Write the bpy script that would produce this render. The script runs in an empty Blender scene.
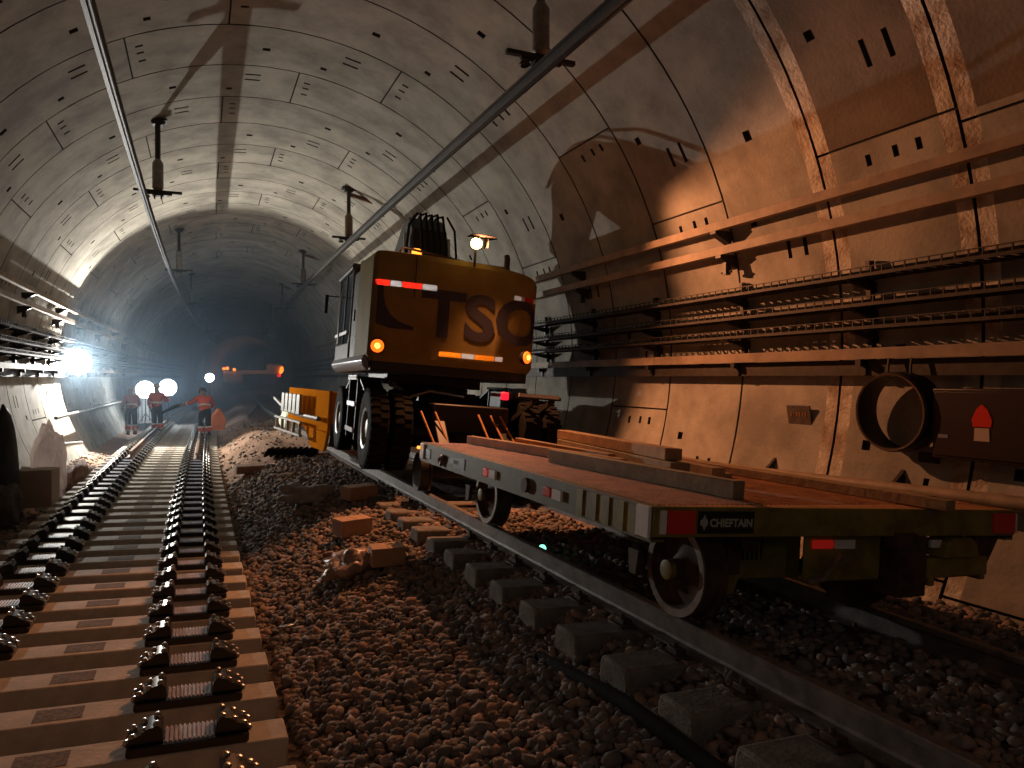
import bpy, bmesh, math, random
import numpy as np
from mathutils import Vector, Matrix, Euler, noise

random.seed(7); RNG = np.random.default_rng(7)
SC = bpy.context.scene
COL = SC.collection
R_ = math.radians
RC = 800.0                      # radius of the tunnel's curve (to the right)
NC, ZC, TR = 1.4, 2.51, 5.0     # tunnel axis offset, height and inner radius
CAM_Z = 2.1

def W(n, a, z):                 # tunnel coordinates (lateral, along, up) -> world
    t = a / RC
    return Vector((RC - (RC - n) * math.cos(t), (RC - n) * math.sin(t), z))
def head(a): return -a / RC

# ------------------------------------------------------------------ camera
cd = bpy.data.cameras.new('camera'); cam = bpy.data.objects.new('camera', cd); COL.objects.link(cam)
cd.sensor_width = 36; cd.lens = 720 / 1024 * 36; cd.clip_end = 400; cd.clip_start = 0.05
cam.location = (0, 0, CAM_Z); cam.rotation_euler = (R_(90 - 0.48), 0, R_(-24.4))
SC.camera = cam
# ------------------------------------------------------------------ world, exposure
wd = bpy.data.worlds.new('world'); SC.world = wd; wd.use_nodes = True
wd.node_tree.nodes['Background'].inputs[0].default_value = (0.9, 0.75, 0.6, 1)
wd.node_tree.nodes['Background'].inputs[1].default_value = 0.002
vs = SC.view_settings
vs.view_transform = 'Standard'; vs.look = 'None'; vs.gamma = 1; vs.exposure = 0.0; vs.use_curve_mapping = False
try:
    SC.cycles.volume_bounces = 1; SC.cycles.max_bounces = 8; SC.cycles.diffuse_bounces = 4
    SC.cycles.sample_clamp_indirect = 4.0
except Exception: pass
# ------------------------------------------------------------------ lights of the work site, plus two added ones
def lamp(name, kind, loc, power, color, size=0.1, rot=None, spread=180):
    l = bpy.data.lights.new(name, kind); l.energy = power; l.color = color
    if kind == 'AREA':
        l.shape = 'DISK'; l.size = size; l.spread = R_(spread)
    else: l.shadow_soft_size = size
    o = bpy.data.objects.new(name, l); COL.objects.link(o); o.location = loc
    if rot: o.rotation_euler = rot
    return o
FLOOD = (-3.12, 23.5, 2.55)
FLOOD_P, FAR_P, BEACON_P = 1950, 85, 640
WHITE = (1.0, 0.97, 0.90); AMBER = (1.0, 0.37, 0.15)
lamp('flood_light', 'POINT', W(FLOOD[0], FLOOD[1] - 0.075, FLOOD[2]), FLOOD_P, WHITE, 0.035)
FAR_FLOODS = [(-2.18, 33.0, 1.62), (-1.42, 34.2, 1.69), (-0.02, 46.0, 2.12)]
for i, f in enumerate(FAR_FLOODS):
    lamp('far_flood_light', 'POINT', W(f[0], f[1] - 0.35, f[2]), FAR_P * (1, 1, .5)[i], (0.72, 0.86, 1.0), 0.16)
BEACON = (3.69, 9.45, 4.0)
_b = lamp('rear_lamp_beam', 'SPOT', W(BEACON[0], BEACON[1] - 0.03, BEACON[2]), BEACON_P, AMBER, 0.025)
_b.data.spot_size = R_(150); _b.data.spot_blend = 0.25
_b.rotation_euler = (W(4.2, 3.0, 0.6) - W(*BEACON)).to_track_quat('-Z', 'Y').to_euler()
lamp('roof_beacon_light', 'POINT', W(2.95, 10.05, 4.13), 7, AMBER, 0.05)
lamp('added_fill_lamp', 'POINT', W(0.4, -4.2, 4.2), 24, (1.0, 0.91, 0.82), 0.25)  # unseen fill lamp added behind the camera to lift the foreground
lamp('camera_tape_light', 'AREA', (0, -0.06, CAM_Z), 1.3, (1, 0.97, 0.92), 0.17, (R_(90), 0, R_(-20)))  # unseen light added at the camera so the reflective tape shines

# ------------------------------------------------------------------ materials
MATS = {}
def mat(name, col, rough=0.6, metal=0.0, var=0.0, scale=6.0, bump=0.0, col2=None, emit=None, es=1.0, bscale=None, spec=0.5, streak=False, alpha=1.0, trans=0.0):
    if name in MATS: return MATS[name]
    m = bpy.data.materials.new(name); m.use_nodes = True; MATS[name] = m
    nt = m.node_tree; b = nt.nodes['Principled BSDF']
    b.inputs['Base Color'].default_value = (*col, 1); b.inputs['Roughness'].default_value = rough
    b.inputs['Metallic'].default_value = metal; b.inputs['Specular IOR Level'].default_value = spec
    b.inputs['Alpha'].default_value = alpha; b.inputs['Transmission Weight'].default_value = trans
    if emit:
        b.inputs['Emission Color'].default_value = (*emit, 1); b.inputs['Emission Strength'].default_value = es
    if var or bump or col2:
        tc = nt.nodes.new('ShaderNodeTexCoord'); n = nt.nodes.new('ShaderNodeTexNoise')
        mp = nt.nodes.new('ShaderNodeMapping'); nt.links.new(tc.outputs['Object'], mp.inputs[0]); nt.links.new(mp.outputs[0], n.inputs['Vector'])
        if streak: mp.inputs['Scale'].default_value = (1, 1, 0.12)
        n.inputs['Scale'].default_value = scale; n.inputs['Detail'].default_value = 6; n.inputs['Roughness'].default_value = 0.65
        r = nt.nodes.new('ShaderNodeValToRGB')
        c2 = col2 or tuple(max(0, c * (1 - var)) for c in col); c1 = col if col2 else tuple(min(1, c * (1 + var * .6)) for c in col)
        r.color_ramp.elements[0].color = (*c2, 1); r.color_ramp.elements[1].color = (*c1, 1)
        r.color_ramp.elements[0].position = 0.36; r.color_ramp.elements[1].position = 0.62
        nt.links.new(n.outputs['Fac'], r.inputs[0]); nt.links.new(r.outputs[0], b.inputs['Base Color'])
        if bump:
            n2 = nt.nodes.new('ShaderNodeTexNoise'); n2.inputs['Scale'].default_value = bscale or scale * 6; n2.inputs['Detail'].default_value = 5
            nt.links.new(tc.outputs['Object'], n2.inputs['Vector'])
            bp = nt.nodes.new('ShaderNodeBump'); bp.inputs['Strength'].default_value = bump; bp.inputs['Distance'].default_value = 0.02
            nt.links.new(n2.outputs['Fac'], bp.inputs['Height']); nt.links.new(bp.outputs[0], b.inputs['Normal'])
    return m

concrete = mat('lining_concrete', (0.40, 0.37, 0.31), 0.85, var=0.34, scale=1.1, bump=0.25, bscale=25)
mortar = mat('lining_mortar', (0.76, 0.70, 0.58), 0.8, scale=3, bump=0.8, col2=(0.34, 0.235, 0.155), bscale=30)
brown_m = mat('brown_concrete', (0.21, 0.165, 0.12), 0.8, var=0.35, scale=0.9, bump=0.25, bscale=25)  # darker, browner concrete for the upper right segments of the nearest rings
joint_m = mat('joint_shadow_gap', (0.07, 0.065, 0.06), 0.95)
sleeper_m = mat('sleeper_concrete', (0.54, 0.49, 0.41), 0.8, var=0.18, scale=5, bump=0.2)
oldsleeper_m = mat('old_sleeper_concrete', (0.20, 0.19, 0.17), 0.9, var=0.3, scale=7, bump=0.5)
stamp_m = mat('cast_stamp', (0.20, 0.165, 0.14), 0.9, var=0.5, scale=30)
blackpl = mat('black_plastic', (0.012, 0.012, 0.013), 0.28)
pad_m = mat('grey_pad', (0.50, 0.50, 0.60), 0.5)
bolt_m = mat('bolt_metal', (0.45, 0.43, 0.40), 0.3, 0.9)
steel = mat('rail_steel', (0.28, 0.235, 0.20), 0.42, 0.6, var=0.4, scale=8)
newrail = mat('new_rail_steel', (0.33, 0.21, 0.14), 0.5, 0.3, var=0.3, scale=5)
oldrail = mat('old_rail_steel', (0.22, 0.20, 0.19), 0.42, 0.5, var=0.35, scale=8)
alu = mat('aluminium', (0.55, 0.54, 0.52), 0.35, 0.85)
barm = mat('conductor_aluminium', (0.10, 0.095, 0.09), 0.5, 0.3)
darkmetal = mat('dark_metal', (0.06, 0.055, 0.05), 0.5, 0.6)
black = mat('black_paint', (0.018, 0.017, 0.016), 0.5)
galv = mat('galvanised_steel', (0.30, 0.28, 0.25), 0.5, 0.55, var=0.3, scale=9)
traybar = mat('tray_bar_fibre', (0.36, 0.265, 0.18), 0.6, var=0.25, scale=4)
trayrust = mat('dark_tray', (0.055, 0.045, 0.035), 0.6, 0.3, var=0.3, scale=9)
rubber = mat('rubber', (0.016, 0.015, 0.014), 0.85, var=0.3, scale=10, spec=0.12)
exyellow = mat('excavator_yellow', (0.255, 0.185, 0.06), 0.65, var=0.15, scale=2, spec=0.06)
wagyellow = mat('wagon_olive_yellow', (0.33, 0.26, 0.045), 0.55, scale=5, col2=(0.15, 0.12, 0.035), bump=0.1)
waggreen = mat('wagon_grey_green', (0.17, 0.165, 0.085), 0.6, scale=4, col2=(0.13, 0.11, 0.06), bump=0.1)
decksteel = mat('rusty_deck', (0.62, 0.29, 0.12), 0.6, scale=9, col2=(0.40, 0.18, 0.08), bump=0.2)
rustdark = mat('dark_rust', (0.09, 0.05, 0.03), 0.7, 0.2, var=0.5, scale=6)
navy = mat('dark_lettering', (0.035, 0.03, 0.045), 0.6)
white_t = mat('white_reflective', (0.92, 0.92, 0.90), 0.3)
red_t = mat('red_reflective', (0.85, 0.05, 0.03), 0.3)
orange_t = mat('orange_reflective', (0.95, 0.33, 0.03), 0.35)
amber_on = mat('amber_lamp_lit', (1, 0.4, 0.05), 0.4, emit=(1.0, 0.12, 0.008), es=2.2)
bulb_on = mat('amber_bulb', (1, 0.6, 0.2), 0.4, emit=(1.0, 0.42, 0.06), es=5)
amber_hot = mat('amber_lamp_hot', (1, 0.6, 0.2), 0.4, emit=(1.0, 0.62, 0.22), es=30)
amber_core = mat('amber_lamp_core', (1, 0.6, 0.2), 0.4, emit=(1.0, 0.25, 0.02), es=3)
red_on = mat('red_lamp_lit', (1, 0.05, 0.05), 0.4, emit=(1.0, 0.012, 0.03), es=1.6)
red_dim = mat('red_dim_glow', (0.6, 0.02, 0.02), 0.3, emit=(1.0, 0.03, 0.02), es=0.12)
flood_on = mat('flood_panel_lit', (1, 1, 1), 0.4, emit=(0.93, 0.97, 1.0), es=14)
green_on = mat('green_lamp_lit', (0.2, 1, 0.7), 0.4, emit=(0.25, 1.0, 0.65), es=2)
glass = mat('cab_glass', (0.05, 0.055, 0.06), 0.08)
cabgrey = mat('cab_grey', (0.085, 0.078, 0.07), 0.5, 0.0, var=0.45, scale=3, spec=0.12)
rimgrey = mat('rim_grey', (0.30, 0.29, 0.27), 0.4, 0.3, var=0.3, scale=6)
silver = mat('silver_skirt', (0.30, 0.29, 0.31), 0.35, 0.6)
wood = mat('timber', (0.46, 0.31, 0.17), 0.75, scale=5, col2=(0.30, 0.19, 0.10), bump=0.3, streak=False)
wood2 = mat('weathered_timber', (0.33, 0.29, 0.20), 0.8, scale=5, col2=(0.22, 0.19, 0.12), bump=0.3)
card = mat('cardboard', (0.48, 0.30, 0.17), 0.8, var=0.12, scale=3)
cardpale = mat('pale_cardboard', (0.55, 0.42, 0.33), 0.8, var=0.1, scale=3)
plastic_clear = mat('white_plastic_sheet', (0.75, 0.70, 0.68), 0.25, var=0.15, scale=3)
greycloth = mat('grey_cloth', (0.36, 0.34, 0.32), 0.85, var=0.3, scale=8)
tarp = mat('dark_tarp', (0.035, 0.04, 0.045), 0.6)
skin_m = mat('skin', (0.50, 0.32, 0.24), 0.6)
hv_orange = mat('hi_vis_orange', (0.85, 0.12, 0.05), 0.7)
hv_dull = mat('hi_vis_worn', (0.55, 0.22, 0.16), 0.7)
worknavy = mat('work_navy', (0.035, 0.04, 0.06), 0.8)
helmet_m = mat('helmet_dark', (0.10, 0.10, 0.12), 0.35)
helmet_w = mat('helmet_white', (0.75, 0.75, 0.75), 0.35)
rigor = mat('machine_orange', (1.0, 0.31, 0.02), 0.9, spec=0.0)
crate_m = mat('crate_grey', (0.42, 0.40, 0.34), 0.5, var=0.2, scale=9)
bluem = mat('machine_blue', (0.06, 0.08, 0.30), 0.5)
pinkm = mat('machine_white', (0.62, 0.52, 0.46), 0.5)
board_m = mat('dark_board', (0.035, 0.02, 0.017), 0.4)
plaque_m = mat('wall_plaque', (0.12, 0.09, 0.075), 0.6, var=0.3, scale=12)

# ballast stones and ground
def ground_mat():
    m = bpy.data.materials.new('ballast_ground'); m.use_nodes = True; nt = m.node_tree; b = nt.nodes['Principled BSDF']
    b.inputs['Roughness'].default_value = 0.95; b.inputs['Specular IOR Level'].default_value = 0.2
    g = nt.nodes.new('ShaderNodeNewGeometry'); s = nt.nodes.new('ShaderNodeSeparateXYZ'); nt.links.new(g.outputs['Position'], s.inputs[0])
    n = nt.nodes.new('ShaderNodeTexNoise'); n.inputs['Scale'].default_value = 1.2; n.inputs['Detail'].default_value = 6; nt.links.new(g.outputs['Position'], n.inputs['Vector'])
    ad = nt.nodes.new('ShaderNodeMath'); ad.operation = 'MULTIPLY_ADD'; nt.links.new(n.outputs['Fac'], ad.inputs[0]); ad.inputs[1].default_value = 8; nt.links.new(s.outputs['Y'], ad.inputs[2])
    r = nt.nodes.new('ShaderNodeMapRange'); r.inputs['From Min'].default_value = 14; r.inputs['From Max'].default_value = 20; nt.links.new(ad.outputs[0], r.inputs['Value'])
    v = nt.nodes.new('ShaderNodeTexVoronoi'); v.inputs['Scale'].default_value = 16; nt.links.new(g.outputs['Position'], v.inputs['Vector'])
    c1 = nt.nodes.new('ShaderNodeMix'); c1.data_type = 'RGBA'; nt.links.new(v.outputs['Color'], c1.inputs['Factor'])
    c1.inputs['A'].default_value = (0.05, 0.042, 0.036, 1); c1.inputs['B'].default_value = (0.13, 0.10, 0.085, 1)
    c2 = nt.nodes.new('ShaderNodeMix'); c2.data_type = 'RGBA'; nt.links.new(r.outputs[0], c2.inputs['Factor'])
    nt.links.new(c1.outputs['Result'], c2.inputs['A'])
    c3 = nt.nodes.new('ShaderNodeMix'); c3.data_type = 'RGBA'; nt.links.new(n.outputs['Fac'], c3.inputs['Factor'])
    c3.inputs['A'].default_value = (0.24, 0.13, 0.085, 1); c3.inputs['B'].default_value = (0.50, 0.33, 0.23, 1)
    nt.links.new(c3.outputs['Result'], c2.inputs['B']); nt.links.new(c2.outputs['Result'], b.inputs['Base Color'])
    bp = nt.nodes.new('ShaderNodeBump'); bp.inputs['Strength'].default_value = 0.8; bp.inputs['Distance'].default_value = 0.04
    nt.links.new(v.outputs['Distance'], bp.inputs['Height']); nt.links.new(bp.outputs[0], b.inputs['Normal'])
    return m
def stone_mat():
    m = bpy.data.materials.new('ballast_stone'); m.use_nodes = True; nt = m.node_tree; b = nt.nodes['Principled BSDF']
    b.inputs['Roughness'].default_value = 0.85; b.inputs['Specular IOR Level'].default_value = 0.3
    g = nt.nodes.new('ShaderNodeNewGeometry'); r = nt.nodes.new('ShaderNodeValToRGB')
    e = r.color_ramp.elements; e[0].color = (0.13, 0.12, 0.113, 1); e[1].color = (0.36, 0.31, 0.28, 1)
    x = e.new(0.55); x.color = (0.22, 0.20, 0.185, 1); x = e.new(0.9); x.color = (0.38, 0.26, 0.20, 1)
    nt.links.new(g.outputs['Random Per Island'], r.inputs[0]); nt.links.new(r.outputs[0], b.inputs['Base Color'])
    return m

# ------------------------------------------------------------------ helpers
class MB:
    def __init__(s): s.v = []; s.f = []; s.m = []; s.mi = 0
    def add(s, vs, fs):
        k = len(s.v); s.v += [tuple(x) for x in vs]
        for f in fs: s.f.append(tuple(i + k for i in f)); s.m.append(s.mi)
        return s
    def box(s, c, d, R=None, taper=1.0):
        c = Vector(c); h = Vector(d) / 2; P = []
        for z in (-1, 1):
            t = taper if z > 0 else 1
            for x, y in ((-1, -1), (1, -1), (1, 1), (-1, 1)):
                p = Vector((x * h.x * t, y * h.y * t, z * h.z)); P.append(c + (R @ p if R else p))
        return s.add(P, [(3, 2, 1, 0), (4, 5, 6, 7), (0, 1, 5, 4), (1, 2, 6, 5), (2, 3, 7, 6), (3, 0, 4, 7)])
    def bar(s, p0, p1, w, h, up=(0, 0, 1)):
        p0 = Vector(p0); p1 = Vector(p1); d = (p1 - p0).normalized(); u = Vector(up)
        if abs(d.dot(u)) > .98: u = Vector((0, 1, 0))
        x = d.cross(u).normalized(); u = x.cross(d); P = []
        for p in (p0, p1):
            for a, b in ((-1, -1), (1, -1), (1, 1), (-1, 1)): P.append(p + x * a * w / 2 + u * b * h / 2)
        return s.add(P, [(0, 1, 2, 3), (7, 6, 5, 4), (0, 4, 5, 1), (1, 5, 6, 2), (2, 6, 7, 3), (3, 7, 4, 0)])
    def cyl(s, p0, p1, r0, r1=None, seg=12, caps=True): return s.tube([p0, p1], [r0, r0 if r1 is None else r1], seg, caps)
    def tube(s, pts, r, seg=8, caps=True):
        pts = [Vector(p) for p in pts]; n = len(pts); rs = r if isinstance(r, (list, tuple)) else [r] * n
        P = []; ref = None
        for i, p in enumerate(pts):
            d = (pts[min(i + 1, n - 1)] - pts[max(i - 1, 0)]).normalized()
            if ref is None: ref = Vector((0, 0, 1)) if abs(d.z) < .9 else Vector((1, 0, 0))
            x = d.cross(ref).normalized(); ref = x.cross(d).normalized()
            for k in range(seg):
                t = 2 * math.pi * k / seg; P.append(p + (x * math.cos(t) + ref * math.sin(t)) * rs[i])
        F = [(i * seg + k, i * seg + (k + 1) % seg, (i + 1) * seg + (k + 1) % seg, (i + 1) * seg + k) for i in range(n - 1) for k in range(seg)]
        if caps: F += [tuple(range(seg))[::-1], tuple((n - 1) * seg + k for k in range(seg))]
        return s.add(P, F)
    def lathe(s, prof, o=(0, 0, 0), axis=(0, 0, 1), seg=24):      # prof: (radius, height along axis)
        o = Vector(o); ax = Vector(axis).normalized(); ref = Vector((0, 0, 1)) if abs(ax.z) < .9 else Vector((1, 0, 0))
        x = ax.cross(ref).normalized(); y = ax.cross(x); P = []; n = len(prof)
        for r, h in prof:
            for k in range(seg):
                t = 2 * math.pi * k / seg; P.append(o + ax * h + (x * math.cos(t) + y * math.sin(t)) * max(r, 1e-4))
        F = [(i * seg + k, i * seg + (k + 1) % seg, (i + 1) * seg + (k + 1) % seg, (i + 1) * seg + k) for i in range(n - 1) for k in range(seg)]
        return s.add(P, F)
    def prism(s, poly, f, d0, d1):          # poly of 2-D points, f(p, d) -> 3-D
        n = len(poly); P = [f(p, d0) for p in poly] + [f(p, d1) for p in poly]
        F = [(k, (k + 1) % n, n + (k + 1) % n, n + k) for k in range(n)] + [tuple(range(n))[::-1], tuple(n + k for k in range(n))]
        return s.add(P, F)
    def sweep(s, poly, frames):             # frames: list of f(p)->3-D
        n = len(poly); P = []
        for f in frames: P += [f(p) for p in poly]
        m = len(frames)
        F = [(i * n + k, i * n + (k + 1) % n, (i + 1) * n + (k + 1) % n, (i + 1) * n + k) for i in range(m - 1) for k in range(n)]
        F += [tuple(range(n))[::-1], tuple((m - 1) * n + k for k in range(n))]
        return s.add(P, F)
    def build(s, name, mats, parent=None, bevel=0.0, sub=0, sharp=35, disp=0):
        me = bpy.data.meshes.new(name); me.from_pydata(s.v, [], s.f)
        ms = mats if isinstance(mats, (list, tuple)) else [mats]
        for m in ms: me.materials.append(m)
        if len(ms) > 1: me.polygons.foreach_set('material_index', s.m)
        bm = bmesh.new(); bm.from_mesh(me); bmesh.ops.recalc_face_normals(bm, faces=bm.faces); bm.to_mesh(me); bm.free()
        me.polygons.foreach_set('use_smooth', [True] * len(me.polygons)); me.set_sharp_from_angle(angle=R_(sharp))
        o = bpy.data.objects.new(name, me); COL.objects.link(o)
        if parent: o.parent = parent
        if bevel:
            b = o.modifiers.new('bevel', 'BEVEL'); b.width = bevel; b.segments = 2; b.limit_method = 'ANGLE'; b.angle_limit = R_(40)
        if sub:
            b = o.modifiers.new('sub', 'SUBSURF'); b.levels = sub; b.render_levels = sub
        return o

def tag(o, label, cat, group=None, kind=None):
    if label: o['label'] = label
    if cat: o['category'] = cat
    if group: o['group'] = group
    if kind: o['kind'] = kind
    return o
def thing(name, label, cat, group=None, M=None):
    o = bpy.data.objects.new(name, None); COL.objects.link(o); o.empty_display_size = 0.1
    if M is not None: o.matrix_world = M
    return tag(o, label, cat, group)
def struct(o): o['kind'] = 'structure'; return o
def place(n, a, z, roll=0.0, yaw=0.0):      # matrix at tunnel coordinates; roll>0 = right side down; yaw>0 = counter-clockwise
    return Matrix.Translation(W(n, a, z)) @ Matrix.Rotation(head(a) + yaw, 4, 'Z') @ Matrix.Rotation(roll, 4, 'Y')
def dup(root, M=None, label=None, group=None):
    c = root.copy(); COL.objects.link(c)
    if M is not None: c.matrix_world = M
    if label: c['label'] = label
    if group: c['group'] = group
    for ch in list(KIDS.get(root.name, [])):
        d = ch.copy(); d.parent = c; COL.objects.link(d)
        for g in KIDS.get(ch.name, []):
            e = g.copy(); e.parent = d; COL.objects.link(e)
    return c
KIDS = {}
def index_kids(root):
    KIDS[root.name] = list(root.children)
    for ch in root.children: KIDS[ch.name] = list(ch.children)

def text_mesh(txt, size, bold=0.0, extrude=0.0, spacing=1.0, res=4):
    cu = bpy.data.curves.new('lettering', 'FONT'); cu.body = txt; cu.size = size; cu.offset = bold; cu.extrude = extrude
    cu.space_character = spacing; cu.resolution_u = res
    o = bpy.data.objects.new('lettering', cu); COL.objects.link(o)
    dg = bpy.context.evaluated_depsgraph_get(); ev = o.evaluated_get(dg); me = ev.to_mesh()
    vs = [tuple(v.co) for v in me.vertices]; fs = [tuple(p.vertices) for p in me.polygons]
    ev.to_mesh_clear(); bpy.data.objects.remove(o); bpy.data.curves.remove(cu)
    return vs, fs

# retroreflective sheeting: a relief of tiny cube corners that send the added camera light straight back
def retro(name, col):
    m = bpy.data.materials.new(name); m.use_nodes = True; nt = m.node_tree; nt.nodes.clear()
    o = nt.nodes.new('ShaderNodeOutputMaterial'); mx = nt.nodes.new('ShaderNodeMixShader'); d = nt.nodes.new('ShaderNodeBsdfDiffuse'); g = nt.nodes.new('ShaderNodeBsdfGlossy')
    d.inputs[0].default_value = (*col, 1); g.inputs[0].default_value = (*[c ** .4 for c in col], 1); g.inputs['Roughness'].default_value = 0.0
    mx.inputs[0].default_value = .5; nt.links.new(d.outputs[0], mx.inputs[1]); nt.links.new(g.outputs[0], mx.inputs[2]); nt.links.new(mx.outputs[0], o.inputs[0]); return m
RETRO = {'red_reflective': retro('red_sheeting', (.85, .04, .02)), 'white_reflective': retro('white_sheeting', (.92, .92, .9)), 'orange_reflective': retro('orange_sheeting', (.95, .28, .02))}
def cube_corners(mb, frame, s0, s1, z0, z1, c=.009):
    """frame(s, z) -> (origin, U, V, N); fills the strip with cube corners of edge c."""
    E_ = [Vector((1 / math.sqrt(2), 1 / math.sqrt(6), 1 / math.sqrt(3))) * c, Vector((-1 / math.sqrt(2), 1 / math.sqrt(6), 1 / math.sqrt(3))) * c, Vector((0, -2 / math.sqrt(6), 1 / math.sqrt(3))) * c]
    nz = int((z1 - z0) / (c * 1.2247)) + 1
    for j in range(nz):
        z = z0 + j * c * 1.2247 + c * .4
        if z > z1 - c * .4: break
        s = s0 + c * .7 + (j % 2) * c * .7071
        while s < s1 - c * .6:
            o, U, V, N = frame(s, z); q = lambda e: o + U * e.x + V * e.y + N * e.z
            P = [q(Vector((0, 0, 0)))] + [q(e) for e in E_] + [q(E_[0] + E_[1]), q(E_[1] + E_[2]), q(E_[2] + E_[0])]
            mb.add(P, [(0, 1, 4, 2), (0, 2, 5, 3), (0, 3, 6, 1)]); s += c * 1.4142
    return mb

def sheet_mat(name, col):          # thin polythene: light passes through it
    m = MATS[name]; nt = m.node_tree; b = nt.nodes['Principled BSDF']; o = nt.nodes['Material Output']
    t = nt.nodes.new('ShaderNodeBsdfTranslucent'); t.inputs[0].default_value = (*col, 1); mx = nt.nodes.new('ShaderNodeMixShader'); mx.inputs[0].default_value = .7
    nt.links.new(b.outputs[0], mx.inputs[1]); nt.links.new(t.outputs[0], mx.inputs[2]); nt.links.new(mx.outputs[0], o.inputs[0])
sheet_mat('white_plastic_sheet', (.90, .80, .76))
mat('sack_orange', (.95, .36, .05), .6); sheet_mat('sack_orange', (.95, .42, .06))

# ------------------------------------------------------------------ tunnel lining
RW = 1.52; ROFF = 5.62
def cyl_pt(th, a, r): return W(NC + r * math.cos(th), a, ZC + r * math.sin(th))
def lining(name, th0, th1, k0, k1):
    """one stretch of lining: segment rings with open joints and bolt pockets; a backing shell closes them."""
    mb = MB()
    for k in range(k0, k1):
        a0 = ROFF + k * RW + 0.016; a1 = a0 + RW - 0.032; mid = (a0 + a1) / 2
        far = a0 > 34
        holes = []                                    # (th_lo, th_hi, a_lo, a_hi)
        seg = R_(360 / 7.5); off = R_((k % 3) * 17 + 4) if k != -1 else R_(22.4)
        A = [a0, a1]; T = set()
        if not far:
            for j in range(-2, 8):
                t = off + j * seg; s = 1 / TR
                if t < th0 - seg or t > th1 + seg: continue
                holes.append((t - .012 * s, t + .012 * s, a0, a1))
                for ap in (mid - .36, mid - .12 + .0): holes.append((t + .62 * s, t + .88 * s, ap - .028, ap + .028))
                for ap in (mid - .36, mid - .12): holes.append((t - .14 * s - .1 * s, t - .13 * s, ap - .03, ap + .03))
                holes.append((t - .25 * s, t - .14 * s, mid + .15, mid + .21))
                holes.append((t + seg * .5 - .06 * s, t + seg * .5 + .06 * s, mid + .0, mid + .11))
                holes.append((t + seg * .27 - .05 * s, t + seg * .27 + .05 * s, mid + .3, mid + .4))
            holes = [h for h in holes if h[0] > th0 + .01 and h[1] < th1 - .01]
            for h in holes:
                T.add(h[0]); T.add(h[1])
                if h[2] > a0: A += [h[2], h[3]]
        patch = k in (0, -1, -2, 1) and th0 < 1
        if patch: A += [a0 + .15, a1 - .15]
        n = int((th1 - th0) / R_(8 if far else 4)) + 1
        base = [th0 + (th1 - th0) * i / n for i in range(n + 1)]
        T = sorted(set([t for t in base if all(abs(t - q) > .004 for q in T) or t in (th0, th1)]) | T)
        A = sorted(A); A = [x for i, x in enumerate(A) if i == 0 or x - A[i - 1] > 1e-4]
        nt_, na = len(T), len(A)
        idx = {}
        def V(i, j, d):
            key = (i, j, d)
            if key not in idx:
                idx[key] = len(mb.v); mb.v.append(tuple(cyl_pt(T[i], A[j], TR + (.07 if d else 0))))
            return idx[key]
        gone = [[False] * (na - 1) for _ in range(nt_ - 1)]
        for h in holes:
            for i in range(nt_ - 1):
                tm = (T[i] + T[i + 1]) / 2
                if h[0] < tm < h[1]:
                    for j in range(na - 1):
                        am = (A[j] + A[j + 1]) / 2
                        if h[2] < am < h[3]: gone[i][j] = True
        for i in range(nt_ - 1):
            for j in range(na - 1):
                if gone[i][j]: continue
                am = (A[j] + A[j + 1]) / 2
                pm = patch and ((am > a1 - .15 and k in (-1, -2)) or (am < a0 + .15 and k in (0, -1)) ) and T[i] < 1.1
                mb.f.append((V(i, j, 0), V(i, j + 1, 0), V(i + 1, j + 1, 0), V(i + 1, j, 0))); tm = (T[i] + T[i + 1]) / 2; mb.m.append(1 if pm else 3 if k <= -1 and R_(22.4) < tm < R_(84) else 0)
                for di, dj, e in ((-1, 0, ((i, j), (i, j + 1))), (1, 0, ((i + 1, j), (i + 1, j + 1))), (0, -1, ((i, j), (i + 1, j))), (0, 1, ((i, j + 1), (i + 1, j + 1)))):
                    ii, jj = i + di, j + dj
                    if 0 <= ii < nt_ - 1 and 0 <= jj < na - 1 and not gone[ii][jj]: continue
                    p, q = e
                    mb.f.append((V(*p, 0), V(*q, 0), V(*q, 1), V(*p, 1))); mb.m.append(2)
    # backing shell
    nb = int((th1 - th0) / R_(6)) + 1; aa = np.arange(ROFF + k0 * RW, ROFF + k1 * RW + .1, RW * 2)
    k = len(mb.v)
    for a in aa:
        for i in range(nb + 1): mb.v.append(tuple(cyl_pt(th0 + (th1 - th0) * i / nb, a, TR + .065)))
    for p in range(len(aa) - 1):
        for i in range(nb):
            mb.f.append((k + p * (nb + 1) + i, k + p * (nb + 1) + i + 1, k + (p + 1) * (nb + 1) + i + 1, k + (p + 1) * (nb + 1) + i)); mb.m.append(2)
    me = bpy.data.meshes.new(name); me.from_pydata(mb.v, [], mb.f)
    for m in (concrete, mortar, joint_m, brown_m): me.materials.append(m)
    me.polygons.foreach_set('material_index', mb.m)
    me.polygons.foreach_set('use_smooth', [True] * len(me.polygons)); me.set_sharp_from_angle(angle=R_(30))
    o = bpy.data.objects.new(name, me); COL.objects.link(o); return struct(o)
K1 = 52
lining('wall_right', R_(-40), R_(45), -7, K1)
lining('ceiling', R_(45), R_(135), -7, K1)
lining('wall_left', R_(135), R_(220), -7, K1)
AE = ROFF + K1 * RW
mb = MB(); N = 60                                      # portal ring to the narrower bore
for i in range(N + 1):
    t = R_(-45) + R_(270) * i / N
    for r, a in ((TR + .1, AE), (4.2, AE), (4.2, AE + 60)): mb.v.append(tuple(cyl_pt(t, a, r)))
for i in range(N):
    for q in range(2): mb.f.append((i * 3 + q, i * 3 + q + 1, i * 3 + q + 4, i * 3 + q + 3)); mb.m.append(0)
struct(mb.build('ceiling_portal', concrete))
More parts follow.
